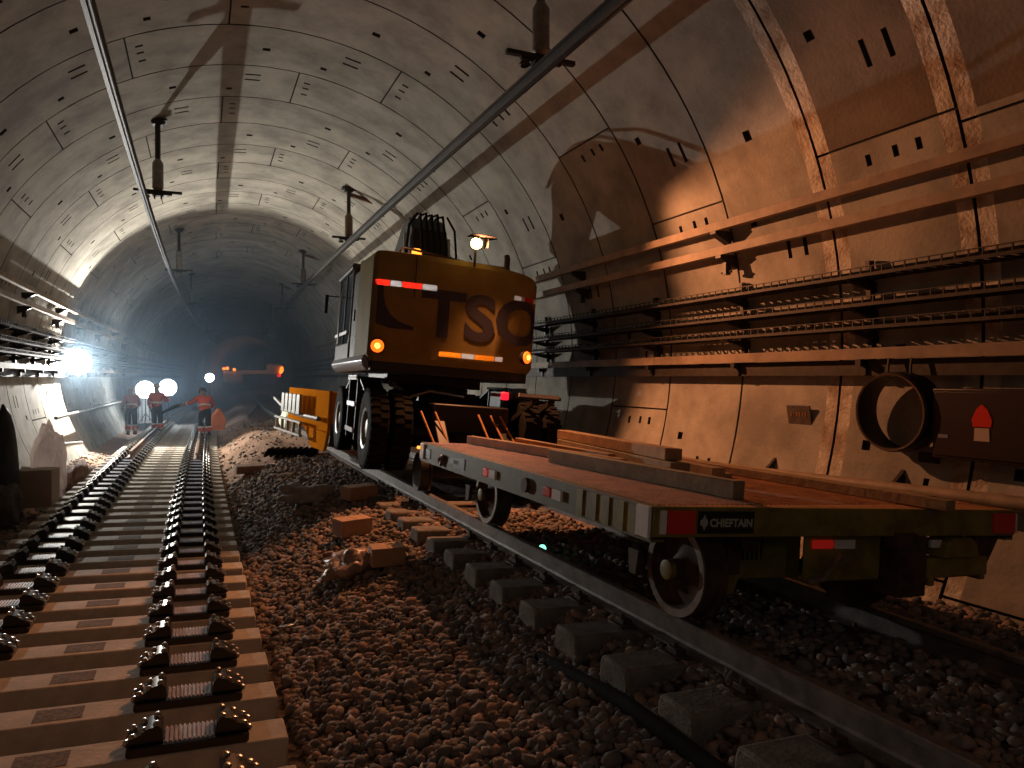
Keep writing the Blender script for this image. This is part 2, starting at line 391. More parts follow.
mb = MB(); mb.box(W(NC + 6, AE + 60.5, 2), (14, .5, 14)); struct(mb.build('wall_far', black))
mb = MB(); mb.box(W(NC, ROFF - 7 * RW - .3, 2.4), (12, .3, 12)); struct(mb.build('wall_behind', joint_m))

# ------------------------------------------------------------------ ground
def fbm(x, y, s): return noise.noise(Vector((x * s, y * s, 3.1))) 
KN = [(-4.2, .35), (-3.3, .1), (-2.5, -.18), (-2.0, -.22), (.45, -.22), (.75, -.16), (1.2, .02), (1.7, .2), (2.2, .29), (2.45, .37), (2.7, .415), (3.5, .395), (4.5, .32), (5.1, .17), (5.8, .18), (6.6, .30)]
def ground_z(n, a):
    z = float(np.interp(n, [p[0] for p in KN], [p[1] for p in KN]))
    g = math.exp(-((n - 1.75) / .75) ** 2)
    z += g * .22 * math.exp(-((a - 11.2) / 2.2) ** 2)                       # spoil heap by the rail
    far = min(1, max(0, (a - 13) / 6)); z += far * .25 * math.exp(-((n - 1.5) / .8) ** 2)   # bank of earth
    amp = .03 + .05 * far * (1 if .5 < n < 2.6 else .3)
    if n < -2.2: amp = .06
    return z + amp * (fbm(n, a, 1.3) + .6 * fbm(n + 9, a, 3.1))
ns = np.arange(-4.3, 6.75, .11); aa = np.concatenate([np.arange(-5, 1.5, .5), np.arange(1.5, 18, .11), np.arange(18, 40, .3), np.arange(40, 146, 2)])
mb = MB()
for a in aa:
    for n in ns: mb.v.append(tuple(W(n, a, ground_z(n, a))))
L = len(ns)
for i in range(len(aa) - 1):
    for j in range(L - 1): mb.f.append((i * L + j, i * L + j + 1, (i + 1) * L + j + 1, (i + 1) * L + j)); mb.m.append(0)
struct(mb.build('floor', ground_mat(), sharp=180))

# ballast: loose stones nobody could count
def stones(name, label, specs, seed):
    rng = np.random.default_rng(seed)
    bm = bmesh.new(); bmesh.ops.create_icosphere(bm, subdivisions=1, radius=1); bm.verts.ensure_lookup_table()
    bv = np.array([v.co[:] for v in bm.verts]); bf = np.array([[v.index for v in f.verts] for f in bm.faces]); bm.free()
    VV = []; FF = []; c = 0
    for (n0, n1, a0, a1, dens, s0, s1, keep) in specs:
        for _ in range(int((n1 - n0) * (a1 - a0) * dens)):
            n = rng.uniform(n0, n1); a = rng.uniform(a0, a1)
            if keep and not keep(n, a): continue
            r = 1.18 * rng.uniform(s0, s1) * (1.25 if rng.random() < .1 else 1)
            sc = r * rng.uniform([.75, .6, .45], [1.35, 1.0, .85])
            v = bv * sc * (1 + rng.uniform(-.38, .25, (len(bv), 1)))
            R = np.array(Euler(rng.uniform(-.6, .6, 2).tolist() + [rng.uniform(0, 6.3)]).to_matrix())
            v = v @ R.T + np.array(W(n, a, ground_z(n, a) + r * rng.uniform(-.1, .55)))
            VV.append(v); FF.append(bf + c); c += len(bv)
    V = np.concatenate(VV).astype(np.float32); F = np.concatenate(FF).astype(np.int32)
    me = bpy.data.meshes.new(name); me.vertices.add(len(V)); me.vertices.foreach_set('co', V.ravel())
    me.loops.add(F.size); me.loops.foreach_set('vertex_index', F.ravel()); me.polygons.add(len(F))
    me.polygons.foreach_set('loop_start', np.arange(len(F), dtype=np.int32) * 3); me.update(calc_edges=True); me.validate()
    me.materials.append(STONE); o = bpy.data.objects.new(name, me); COL.objects.link(o)
    return tag(o, label, 'ballast', kind='stuff')
STONE = stone_mat()
stones('ballast_stones', 'loose grey brown ballast stones between the two tracks and under the wagon', [
    (.62, 2.9, 2.2, 6.5, 620, .022, .044, None), (.55, 2.7, 6.5, 11, 420, .022, .045, None), (.6, 2.6, 11, 16, 170, .02, .045, None),
    (2.9, 4.9, 1.4, 8.5, 330, .022, .044, None), (4.7, 5.85, 2.0, 8, 380, .025, .05, None), (-2.6, .5, 2.4, 8, 60, .02, .035, None), (-3.7, -2.1, 10, 24, 60, .02, .05, None), (.6, 2.5, 16, 30, 12, .02, .05, None)], 3)

# ------------------------------------------------------------------ tracks
LT, RT = R_(2.8), R_(3.5)                    # cant of the two tracks
def ltrack(u, a, w): return W(-.75 + u * math.cos(LT) + w * math.sin(LT), a, .037 - u * math.sin(LT) + w * math.cos(LT))
def rtrack(u, a, w): return W(3.53 + u * math.cos(RT) + w * math.sin(RT), a, .575 - u * math.sin(RT) + w * math.cos(RT))
RAIL = [(-.075, 0), (.075, 0), (.075, .012), (.02, .03), (.009, .045), (.009, .125), (.036, .138), (.036, .165), (.028, .172), (-.028, .172), (-.036, .165), (-.036, .138), (-.009, .125), (-.009, .045), (-.02, .03), (-.075, .012)]
def rail(fn, u, w, a0, a1, name, m, label, group=None, wob=None):
    mb = MB(); st = np.arange(a0, a1, 1.0).tolist() + [a1]
    mb.sweep(RAIL, [(lambda p, a=a: fn(u + p[0] + (wob(a) if wob else 0), a, w + p[1])) for a in st])
    return tag(mb.build(name, m), label, 'rail', group)

# one sleeper of the new track, with its two fastenings
def sleeper_body(m, L=2.58):
    mb = MB()
    prof = [(-.15, -.21), (.15, -.21), (.15, -.05), (.135, 0), (-.135, 0), (-.15, -.05)]
    mb.prism(prof, lambda p, d: (d, p[0], p[1]), -L / 2, L / 2)
    return mb
def new_sleeper(label):
    t = thing('concrete_sleeper', label, 'sleeper', 'sleepers of the new track')
    sleeper_body(sleeper_m).build('sleeper_body', sleeper_m, t, bevel=.012)
    mb = MB(); mb.box((.02, 0, .001), (.26, .17, .004)); mb.build('cast_stamp', stamp_m, t)
    for u in (-.75, .75):
        mb = MB(); mb.box((u, 0, .02), (.64, .22, .04)); mb.box((u, -.112, .02), (.62, .02, .06))
        f = mb.build('rail_fastening', blackpl, t, bevel=.006)
        mb = MB(); mb.box((u, 0, .047), (.26, .19, .012))
        for i in range(11): mb.box((u - .12 + i * .024, 0, .056), (.011, .19, .01))
        mb.build('rail_pad', pad_m, f)
        for s in (-1, 1):
            mb = MB()
            prof = [(.135, .03), (.30, .03), (.325, .055), (.30, .085), (.255, .105), (.215, .135), (.165, .145), (.14, .12)]
            mb.prism(prof, lambda p, d: (u + s * p[0], d, p[1]), -.085, .085)
            mb.mi = 1
            for q, (du, dz) in enumerate(((.17, .143), (.235, .115), (.29, .085), (.318, .058))):
                for y in (-.06, .06): mb.lathe([(.019, -.01), (.021, .008), (.014, .02), (0, .023)], (u + s * du, y, dz), (s * .35, 0, 1), 8)
            mb.build('clip_shoulder', [blackpl, bolt_m], f)
    index_kids(t); return t
ORD = ['first', 'second', 'third', 'fourth', 'fifth', 'sixth', 'seventh', 'eighth', 'ninth', 'tenth', 'eleventh', 'twelfth']
S0 = None
A_SL = [3.36 + .597 * i for i in range(78)]
for i, a in enumerate(A_SL):
    M = place(-.75, a, .037, LT)
    if i < 12: lab = '%s concrete sleeper counted from the near end of the new track, with empty black fastenings' % ORD[i]
    elif a < 19.6: lab = 'pale concrete sleeper with empty black fastenings further up the new track'
    else: lab = 'pale concrete sleeper carrying the new rails near the workers'
    if S0 is None: S0 = new_sleeper(lab); S0.matrix_world = M
    else: dup(S0, M, lab)
rail(ltrack, -.75, .055, 20.0, 84, 'new_rail', newrail, 'new brown rail on the tunnel-wall side of the new track')
rail(ltrack, .75, .055, 19.6, 84, 'new_rail', newrail, 'new brown rail on the ballast-bank side of the new track')

# old track under the wagon
T0 = None
for i in range(16):
    a = 2.36 + .578 * i; M = place(3.53, a, .575, RT) @ Matrix.Translation((0, 0, -.185))
    lab = '%s half-buried grey sleeper from the near end of the wagon track' % (ORD[i] if i < 9 else '') if i < 9 else 'half-buried grey sleeper under the digger and the far part of the wagon track'
    if T0 is None:
        T0 = thing('buried_sleeper', lab, 'sleeper', 'old sleepers of the wagon track', M)
        sleeper_body(oldsleeper_m, 2.6).build('sleeper_body', oldsleeper_m, T0, bevel=.02)
        for u in (-.75, .75):
            mb = MB(); mb.box((u, 0, .008), (.36, .18, .018))
            for s in (-1, 1): mb.box((u + s * .11, 0, .03), (.07, .1, .04)); mb.cyl((u + s * .12, 0, .03), (u + s * .12, 0, .075), .016, seg=8)
            mb.build('rail_clip', rustdark, T0, bevel=.006)
        index_kids(T0)
    else: dup(T0, M, lab)
rail(rtrack, -.75, -.172, 1.0, 84, 'running_rail', oldrail, 'worn rail of the wagon track beside the ballast shoulder')
rail(rtrack, .75, -.172, 1.0, 84, 'running_rail', oldrail, 'worn rail of the wagon track on the cable tray side')
# crossing rails far up the track
def swing(a): return -.9 * (1 - (a - 30) / 26) if a < 56 else 0
mb = MB(); st = [30 + i for i in range(27)]
mb.sweep(RAIL, [(lambda p, a=a: rtrack(-.75 - 1.1 * ((56 - a) / 26) ** 2 + p[0], a, -.172 + p[1])) for a in st])
tag(mb.build('turnout_rail', steel), 'bright curved turnout rail joining the wagon track far off', 'rail')

# ------------------------------------------------------------------ overhead conductor rails and hangers
BARP = [(-.045, .06), (.045, .06), (.045, .045), (.012, .04), (.012, -.01), (.04, -.03), (.035, -.06), (.012, -.06), (.008, -.035), (-.008, -.035), (-.012, -.06), (-.035, -.06), (-.04, -.03), (-.012, -.01), (-.012, .04), (-.045, .045)]
def conductor(n, z, label):
    t = thing('conductor_rail', label, 'overhead rail')
    mb = MB(); st = np.arange(-4, 84, 2.0)
    mb.sweep(BARP, [(lambda p, a=a: W(n + p[0] * 1.15, a, z + p[1] * 1.15)) for a in st]); mb.build('rail_profile', barm, t)
    mb = MB(); mb.sweep([(-.008, -.09), (.008, -.09), (.008, -.06), (-.008, -.06)], [(lambda p, a=a: W(n + p[0], a, z + p[1])) for a in st]); mb.build('contact_wire', darkmetal, t)
    return t
conductor(-.83, 5.5, 'grey overhead conductor rail above the new track')
conductor(3.55, 5.5, 'grey overhead conductor rail above the wagon and digger')
def hanger(n, a, zr, label, group, arm):
    zt = ZC + math.sqrt(TR ** 2 - (n - NC) ** 2); zb = zr + .2; H = zt - zb
    t = thing('conductor_hanger', label, 'hanger', group, place(n, a, zb))
    mb = MB(); mb.box((0, 0, H - .02), (.34, .26, .04)); mb.box((0, 0, H - .07), (.2, .16, .08), taper=1.2)
    for x in (-.12, .12): mb.cyl((x, 0, H - .06), (x, 0, H + .02), .015, seg=8)
    mb.build('ceiling_plate', darkmetal, t)
    mb = MB(); mb.cyl((0, 0, .5), (0, 0, H - .05), .05, seg=14); mb.build('drop_tube', darkmetal, t)
    mb = MB(); mb.lathe([(.05, .62), (.075, .58), (.1, .54), (.1, .06), (.06, .02), (0, .02)], seg=14); mb.build('insulator', galv if not arm else mat('brown_insulator', (.16, .09, .05), .4), t)
    mb = MB(); mb.box((0, 0, 0), (.85, .07, .05)); mb.box((0, 0, -.04), (.5, .05, .04)); mb.build('cross_bar', darkmetal, t, bevel=.006)
    mb = MB()
    for x in (-.06, .06): mb.box((x, 0, -.09), (.03, .1, .12))
    mb.box((0, 0, -.07), (.2, .14, .04)); mb.lathe([(.05, -.02), (.07, 0), (.05, .03)], (-.2, 0, -.11), (0, 0, 1), 10); mb.build('rail_clamp', darkmetal, t, bevel=.005)
    if arm:
        mb = MB(); mb.bar((.05, 0, H - .18), (1.35, 0, H - .45 - .05), .09, .09); mb.box((1.4, 0, H - .43), (.22, .25, .12)); mb.build('stay_arm', mat('rusty_arm', (.20, .11, .06), .6), t, bevel=.006)
    return t
for i, a in enumerate((4.5, 15.5, 26.5, 37.5, 48.5, 59.5)):
    if i == 0: continue
    hanger(-.62, a, 5.5, ['', 'dark drop hanger of the new-track conductor rail nearest the camera', 'second drop hanger along the new-track conductor rail', 'third drop hanger along the new-track conductor rail', 'fourth drop hanger along the new-track conductor rail', 'farthest drop hanger of the new-track conductor rail'][i], 'hangers over the new track', False)
for i, a in enumerate((7.3, 18.7, 28.6, 39, 50, 61)):
    hanger(3.62, a, 5.5, ['dark drop hanger overhead at the top edge, above the wagon', 'brown drop hanger with stay arm just above the digger cab', 'third drop hanger along the wagon-track conductor rail', 'fourth drop hanger along the wagon-track conductor rail', 'fifth drop hanger along the wagon-track conductor rail', 'farthest drop hanger of the wagon-track conductor rail'][i], 'hangers over the wagon track', i > 0)

# ------------------------------------------------------------------ cable trays on the walls
def wall_pt(side, deg, off, a):         # off metres inside the lining
    t = R_(deg) if side > 0 else R_(180 - deg)
    r = TR - off; return NC + r * math.cos(t), ZC + r * math.sin(t)
def strip(side, deg, off, w, h, a0, a1, step=1.6):
    n, z = wall_pt(side, deg, off, 0); mb = MB()
    st = np.arange(a0, a1, step).tolist() + [a1]
    mb.sweep([(-w / 2, -h / 2), (w / 2, -h / 2), (w / 2, h / 2), (-w / 2, h / 2)], [(lambda p, a=a: W(n + p[0], a, z + p[1])) for a in st]); return mb
def trays(side, a0, a1, where):
    for deg, nm in ((17.7, 'upper'), (14.1, 'lower')):
        tag(strip(side, deg, .22, .09, .10, a0, a1).build('guard_rail', traybar), '%s of the two long tan bars high on the %s' % (nm, where), 'bar')
    tag(strip(side, -2.0, .22, .07, .11, a0, a1).build('cable_trunking', traybar), 'long tan trunking bar below the cable ladders on the %s' % where, 'trunking')
    tag(strip(side, -3.6, .14, .05, .16, a0, a1).build('painted_shade_strip', trayrust), 'dark duct strip painted under the tan trunking bar on the %s' % where, 'shade')  # dark strip stands in for the shadow below the bar
    for deg, nm in ((7.1, 'top'), (3.7, 'middle'), (1.0, 'bottom')):
        t = thing('cable_ladder', '%s of the three dark cable ladders on the %s' % (nm, where), 'cable ladder')
        n, z = wall_pt(side, deg, .2, 0)
        for s in (-.15, .15):
            mb = MB(); st = np.arange(a0, a1, 1.6).tolist() + [a1]
            mb.sweep([(-.008, -.014), (.008, -.014), (.008, .018), (-.008, .018)], [(lambda p, a=a: W(n + s + p[0], a, z + p[1])) for a in st]); mb.build('side_rail', trayrust, t)
        mb = MB()
        for a in np.arange(a0 + .1, min(a1, a0 + 26), .12):
            mb.bar(W(n - .15, a, z), W(n + .15, a, z), .02, .02); mb.bar(W(n - .15 * side, a, z), W(n - .15 * side, a, z + .085), .012, .012)
        mb.sweep([(-.006, .075), (.006, .075), (.006, .085), (-.006, .085)], [(lambda p, a=a: W(n - .15 * side + p[0], a, z + p[1])) for a in st])
        mb.build('rungs', trayrust, t)
        for q in range(3):
            mb = MB(); rr = random.Random(q + int(deg * 10)); pts = [W(n - .08 + q * .08 + rr.uniform(-.02, .02), a, z + .035 + rr.uniform(0, .012)) for a in np.arange(a0, a1, 1.3)]
            mb.tube(pts, .018 + .006 * (q == 1), 6)
            tag(mb.build('power_cable', blackpl), '%s black cable in the %s cable ladder of the %s' % (['room-side', 'middle', 'wall-side'][q if side > 0 else 2 - q], nm, 'wall beside the wagon' if side > 0 else 'floodlit wall'), 'cable', 'cables in the wall ladders')
P0 = None
def post(side, a, label, group):
    global P0
    t = thing('tray_bracket', label, 'bracket', group)
    n0, z0 = wall_pt(side, 9, .06, 0); n1, z1 = wall_pt(side, -4, .05, 0)
    mb = MB(); mb.bar(W(n0, a, z0), W(n1, a, z1), .07, .05, up=(0, 1, 0)); mb.build('upright', darkmetal, t)
    for deg in (7.1, 3.7, 1.0):
        n, z = wall_pt(side, deg, .2, 0); mb = MB()
        mb.prism([(.19, -.03), (-.19, -.03), (-.15, -.055), (.19, -.14)], lambda p, d: W(n + side * p[0], a + d, z + p[1]), -.025, .025); mb.build('cantilever_arm', darkmetal, t)
    n, z = wall_pt(side, -2, .2, 0); mb = MB(); mb.box(W(n + side * .05, a, z - .09), (.26, .06, .07)); mb.box(W(n + side * .05, a, z - .16), (.1, .05, .1)); mb.build('trunking_clip', darkmetal, t)
    return t
def high_bracket(side, a, label, group):
    t = thing('bar_bracket', label, 'bracket', group)
    for deg in (17.7, 14.1):
        n, z = wall_pt(side, deg, .2, 0); mb = MB()
        mb.prism([(.2, -.05), (-.06, -.05), (-.06, -.09), (.2, -.22)], lambda p, d: W(n + side * p[0], a + d, z + p[1]), -.05, .05); mb.build('gusset', darkmetal, t)
    n, z = wall_pt(side, 14.1, .12, 0); mb = MB(); mb.box(W(n, a, z - .2), (.08, .06, .22)); mb.cyl(W(n, a - .09, z - .28), W(n, a + .09, z - .28), .016, seg=8); mb.build('hanger_rod', darkmetal, t)
    return t
trays(1, 1.0, 70, 'bare wall beside the wagon')
trays(-1, 13, 70, 'floodlit wall past the new track')
for i in range(-2, 15):
    a = 7.03 + 1.85 * i
    post(1, a, 'dark tray bracket on the wall beside the wagon, %s' % (['above the hanging ring', 'over the wall plaque', 'above the middle of the wagon', 'beyond the wagon timbers'][i + 2] if i < 2 else 'further along behind the digger'), 'tray brackets beside the wagon')
    if i % 2 == 0: high_bracket(1, a + .12, 'dark gusset under the two high bars beside the wagon, %s' % {-2: 'nearest the camera', 0: 'second from the camera', 2: 'by the digger'}.get(i, 'behind the digger'), 'high bar brackets beside the wagon')
for i in range(13):
    a = 14.5 + 1.85 * i
    post(-1, a, 'dark tray bracket on the floodlit wall past the new track', 'tray brackets on the floodlit wall')
    if i % 2 == 0: high_bracket(-1, a, 'dark gusset under the two high bars of the floodlit wall', 'high bar brackets on the floodlit wall')

# ------------------------------------------------------------------ work lights
def flood_head(n, a, z, r, label, ground=0.0, arm=False):
    t = thing('flood_lamp', label, 'work light', 'work lights', place(n, a, ground)); H = z - ground
    mb = MB(); mb.lathe([(0, .16), (r * .55, .15), (r * 1.06, .04), (r * 1.08, -.02), (r, -.02), (r, .02)], (0, 0, H), (0, 1, 0), 24); mb.build('housing', darkmetal, t)
    mb = MB(); mb.lathe([(0, 0), (r * .97, 0), (r * .97, .015)], (0, 0.0, H), (0, 1, 0), 24); mb.build('lamp_panel', flood_on, t)
    if arm:
        mb = MB(); mb.cyl((0, .13, H), (-.42, .13, H + .05), .03, seg=10); mb.box((-.42, .13, H + .05), (.06, .2, .3)); mb.build('wall_arm', darkmetal, t); return t
    mb = MB(); mb.cyl((0, .1, .5), (0, .1, H - r * .5), .025, seg=10); mb.build('mast', darkmetal, t)
    for k in range(3):
        q = k * 2.094 + .5; mb = MB(); mb.cyl((0, .1, .75), (.55 * math.cos(q), .1 + .55 * math.sin(q), .02), .016, seg=8); mb.build('leg', darkmetal, t)
    return t
flood_head(*FLOOD, .34, 'biggest glaring work lamp, clamped to the floodlit wall beside the cable trays', 2.0, True)
flood_head(*FAR_FLOODS[0], .36, 'glaring work lamp behind the worker nearest the wall', -.1)
flood_head(*FAR_FLOODS[1], .36, 'glaring work lamp behind the middle worker', -.1)
flood_head(*FAR_FLOODS[2], .26, 'smaller glaring work lamp far up the track above the stooping worker', 0)

# ------------------------------------------------------------------ rail excavator
EM = place(3.59, 11.35, .575, R_(4.6), R_(-3))
ex = thing('rail_excavator', 'yellow rail excavator with dark lettering across its rear counterweight, on the wagon track', 'excavator', None, EM)
ZB, ZT = 1.64, 3.2
plan = [(-1.45, -1.57)]
for i in range(0, 13):
    x = -1.40 + 2.02 * i / 12; plan.append((x, -1.74 + .085 * ((x + .3) / 1.1) ** 2))
x0, y0 = plan[-1]
for i in range(1, 9):
    q = i / 8 * math.pi / 2; plan.append((x0 + .48 * math.sin(q), y0 + .48 * (1 - math.cos(q))))
plan_s = [0.0]
for i in range(1, len(plan)): plan_s.append(plan_s[-1] + math.dist(plan[i], plan[i - 1]))
def rear(s, off=0.0):                 # point on the rear outline at arc length s, off metres outside it
    s = max(0, min(plan_s[-1] - 1e-4, s)); i = max(k for k in range(len(plan_s)) if plan_s[k] <= s); i = min(i, len(plan) - 2)
    q = (s - plan_s[i]) / (plan_s[i + 1] - plan_s[i]); p = Vector(plan[i]).lerp(Vector(plan[i + 1]), q)
    d = (Vector(plan[i + 1]) - Vector(plan[i])).normalized(); return Vector((p.x + d.y * off, p.y - d.x * off))
def wrap(mb, vs, fs, s0, z0, off):
    P = []
    for v in vs:
        p = rear(s0 + v[0], off + (v[2] if len(v) > 2 else 0)); P.append((p.x, p.y, z0 + v[1]))
    mb.add(P, fs)
def decal(name, m, s0, s1, z0, z1, parent, off=.006, tilt=0.0):
    def fr(q, z):
        p = rear(q, off); p2 = rear(q + .01, off) - rear(q - .01, off); U = Vector((p2.x, p2.y, 0)).normalized()
        return Vector((p.x, p.y, z)), U, Vector((0, 0, 1)), Vector((U.y, -U.x, 0))
    mb = cube_corners(MB(), fr, s0, s1, z0, z1)
    m = RETRO[m.name]; return mb.build(name, m, parent)
# counterweight: curved rear, sloping shoulder on the right
body = plan + [(1.1, -.35), (-1.45, -.35)]
mb = MB()
n = len(body); P = []
for z, ins in ((ZB + .02, .05), (ZB + .10, 0), (ZT - .10, 0), (ZT - .02, .05), (ZT, .16)):
    for (x, y) in body:
        c = Vector((-.2, -.9)); d = (c - Vector((x, y))); dl = d.length
        q = Vector((x, y)) + (d / dl * ins if y < -.4 else Vector((0, 0)))
        drop = .10 * max(0, (x - .1)) ** 1.3 if z > ZT - .2 else 0
        P.append((q.x, q.y, z - drop))
F = [(i * n + k, i * n + (k + 1) % n, (i + 1) * n + (k + 1) % n, (i + 1) * n + k) for i in range(4) for k in range(n)] + [tuple(range(n))[::-1], tuple(4 * n + k for k in range(n))]
mb.add(P, F); cw = mb.build('counterweight', exyellow, ex, sharp=28)
# hatch seam lines of the counterweight
mb = MB()
for s in (.62,):
    for z0, z1 in ((ZT - .05, ZT - .62),):
        p = rear(s, .003); mb.bar((p.x, p.y, z0), (p.x, p.y, z1), .012, .012)
mb.build('hatch_seam', black, cw)
vs, fs = text_mesh('TSO', .86, bold=.028, spacing=1.0)
xs = [v[0] for v in vs]; ys = [v[1] for v in vs]; kx = 1.93 / (max(xs) - min(xs)); ky = .68 / (max(ys) - min(ys))
bm = bmesh.new()
for v in vs: bm.verts.new(((v[0] - min(xs)) * kx, (v[1] - min(ys)) * ky, 0))
bm.verts.ensure_lookup_table()
for f in fs:
    try: bm.faces.new([bm.verts[i] for i in f])
    except ValueError: pass
for _ in range(3):
    lng = [e for e in bm.edges if e.calc_length() > .09]
    if lng: bmesh.ops.subdivide_edges(bm, edges=lng, cuts=1); bmesh.ops.triangulate(bm, faces=bm.faces)
vs = [tuple(v.co) for v in bm.verts]; bm.verts.index_update(); fs = [tuple(v.index for v in f.verts) for f in bm.faces]; bm.free()
mb = MB(); wrap(mb, vs, fs, .72, 2.05, .008); mb.build('company_lettering', navy, cw)
lg = [(0, .62), (.07, .62), (.08, .45), (.12, .30), (.20, .18), (.32, .10), (.52, .045), (.52, .0), (.2, .0), (0, .05)]
mb = MB(); vs = [(x, y, 0) for x, y in lg]; wrap(mb, vs, [(0, 1, 2, 3, 9), (3, 4, 8, 9), (4, 5, 6, 7, 8)], .12, 2.12, .008); mb.build('sail_emblem', navy, cw)
ZR = 2.70
decal('red_tape', red_t, .03, .28, ZR, ZR + .075, cw); decal('white_tape', white_t, .28, .44, ZR, ZR + .075, cw)
decal('red_tape', red_t, .44, .72, ZR, ZR + .075, cw); decal('white_tape', white_t, .72, .93, ZR, ZR + .075, cw)
e = plan_s[-1]
decal('white_tape', white_t, 2.10, 2.28, ZR + .02, ZR + .09, cw); decal('red_tape', red_t, 2.28, 2.48, ZR + .02, ZR + .09, cw); decal('white_tape', white_t, 2.48, 2.60, ZR + .02, ZR + .09, cw)
zb = 1.80
decal('orange_tape', orange_t, 1.02, 1.35, zb, zb + .07, cw); decal('white_tape', white_t, 1.35, 1.55, zb, zb + .07, cw)
decal('orange_tape', orange_t, 1.55, 1.86, zb, zb + .07, cw); decal('white_tape', white_t, 1.86, 1.99, zb, zb + .07, cw)
# lower dark skirt under the counterweight
mb = MB(); sk = [(rear(s, -.06).x, rear(s, -.06).y) for s in np.linspace(0, e, 26)] + [(1.04, .3), (-1.4, .3)]
mb.prism(sk, lambda p, d: (p[0], p[1], d), ZB - .12, ZB + .06); mb.build('lower_skirt', black, ex, bevel=.02)
# rear indicators
for s, z in ((.17, 1.86), (2.36, 1.90)):
    p = rear(s, 0); q = rear(s, .08); mb = MB(); mb.lathe([(.10, -.02), (.105, .04), (.09, .06)], (p.x, p.y, z), (q.x - p.x, q.y - p.y, 0), 18); h = mb.build('indicator_housing', black, ex)
    mb = MB(); mb.lathe([(.092, .055), (.08, .075), (.03, .09), (0, .092)], (p.x, p.y, z), (q.x - p.x, q.y - p.y, 0), 18); mb.build('indicator_lens', amber_on, h)
    mb = MB(); mb.lathe([(.038, .09), (.03, .10), (0, .105)], (p.x, p.y, z), (q.x - p.x, q.y - p.y, 0), 12); mb.build('bulb_glare', bulb_on, h)
# engine hood, right side and roof deck
mb = MB(); mb.box((.64, .95, 2.5), (.86, 2.3, 1.95)); mb.box((-.15, .6, 2.0), (.68, 1.9, .8)); hood = mb.build('engine_hood', exyellow, ex, bevel=.06)
mb = MB()
for i in range(9): mb.box((1.075, .9, 2.1 + i * .07), (.02, .9, .03))
mb.build('hood_grille', black, hood)
mb = MB(); mb.box((-.9, -.05, 2.35), (1.08, .62, 1.5)); door = mb.build('side_locker', cabgrey, ex, bevel=.04)
mb = MB(); mb.box((-1.45, -.05, 2.4), (.02, .08, .18)); mb.box((-1.447, -.05, 2.05), (.012, .5, .012)); mb.build('locker_handle', black, door)
# cab
cabx0, cabx1, cy0, cy1 = -1.46, -.5, .30, 2.0
mb = MB()
for (x, y) in ((cabx0 + .05, cy0 + .05), (cabx1 - .05, cy0 + .05), (cabx0 + .05, cy1 - .05), (cabx1 - .05, cy1 - .05), (cabx0 + .05, 1.1)): mb.box((x, y, 2.4), (.09, .09, 1.6))
mb.box(((cabx0 + cabx1) / 2, (cy0 + cy1) / 2, 1.82), (cabx1 - cabx0, cy1 - cy0, .36)); cabf = mb.build('cab_frame', cabgrey, ex, bevel=.02)
mb = MB(); mb.box(((cabx0 + cabx1) / 2, (cy0 + cy1) / 2, 3.22), (cabx1 - cabx0 + .06, cy1 - cy0 + .12, .10)); mb.build('cab_roof', cabgrey, cabf, bevel=.03)
mb = MB(); mb.box((cabx0 + .03, .68, 2.58), (.02, .72, 1.15)); mb.box((cabx0 + .03, 1.52, 2.58), (.02, .74, 1.15)); mb.box(((cabx0 + cabx1) / 2, cy0 + .02, 2.6), (.78, .02, 1.1)); mb.box(((cabx0 + cabx1) / 2, cy1 - .02, 2.6), (.78, .02, 1.1)); mb.build('cab_glazing', glass, cabf)
mb = MB(); mb.tube([(cabx0 - .05, 1.2, 2.0), (cabx0 - .07, 1.15, 2.3), (cabx0 - .07, 1.15, 2.7), (cabx0 - .04, 1.15, 2.95)], .015, 8); mb.bar((cabx0 - .02, .4, 2.16), (cabx0 - .02, 1.9, 2.16), .03, .05); mb.build('grab_rail', alu, cabf)
mb = MB(); mb.box((cabx0 - .22, 2.0, 2.75), (.06, .04, .34)); mb.bar((cabx0, 1.95, 2.9), (cabx0 - .22, 2.0, 2.9), .02, .02); mb.build('wing_mirror', black, cabf, bevel=.01)
# platform skirt at the left flank
mb = MB(); mb.prism([(-1.47, ZB - .06), (-1.40, ZB - .12), (-1.2, ZB - .12), (-1.2, ZB + .12), (-1.47, ZB + .10), (-1.5, ZB + .02)], lambda p, d: (p[0], d, p[1]), -1.45, 2.05); mb.build('flank_skirt', silver, ex, bevel=.01)
mb = MB(); mb.box((-.2, .3, 1.5), (1.5, 1.7, .25)); mb.lathe([(.55, 1.12), (.62, 1.2), (.62, 1.36), (.55, 1.42)], (-.1, .1, 0), (0, 0, 1), 28); mb.build('slew_ring', black, ex)
# roof clutter: beacon, lamp, rails, post
mb = MB(); mb.tube([(-1.0, -1.1, ZT), (-1.0, -1.1, ZT + .12), (-.95, -1.08, ZT + .17), (.0, -1.0, ZT + .10), (.1, -1.0, ZT)], .018, 8); mb.build('roof_handrail', black, ex)
mb = MB(); mb.lathe([(.08, 0), (.085, .05), (.07, .06)], (-.72, -.9, ZT), (0, 0, 1), 16); bb = mb.build('beacon_base', black, ex)
mb = MB(); mb.lathe([(.075, .06), (.075, .18), (.05, .21), (0, .215)], (-.72, -.9, ZT), (0, 0, 1), 16); mb.build('beacon_dome', amber_core, bb)
Minv = EM.inverted(); bl = Minv @ W(*BEACON)
mb = MB(); mb.cyl((bl.x, bl.y + .1, ZT - .1), (bl.x, bl.y + .1, bl.z - .02), .02, seg=8); mb.lathe([(0, .10), (.085, .09), (.09, .05), (.06, .045)], (bl.x, bl.y + .05, bl.z), (0, 1, 0), 18); wl = mb.build('rear_work_lamp', black, ex)
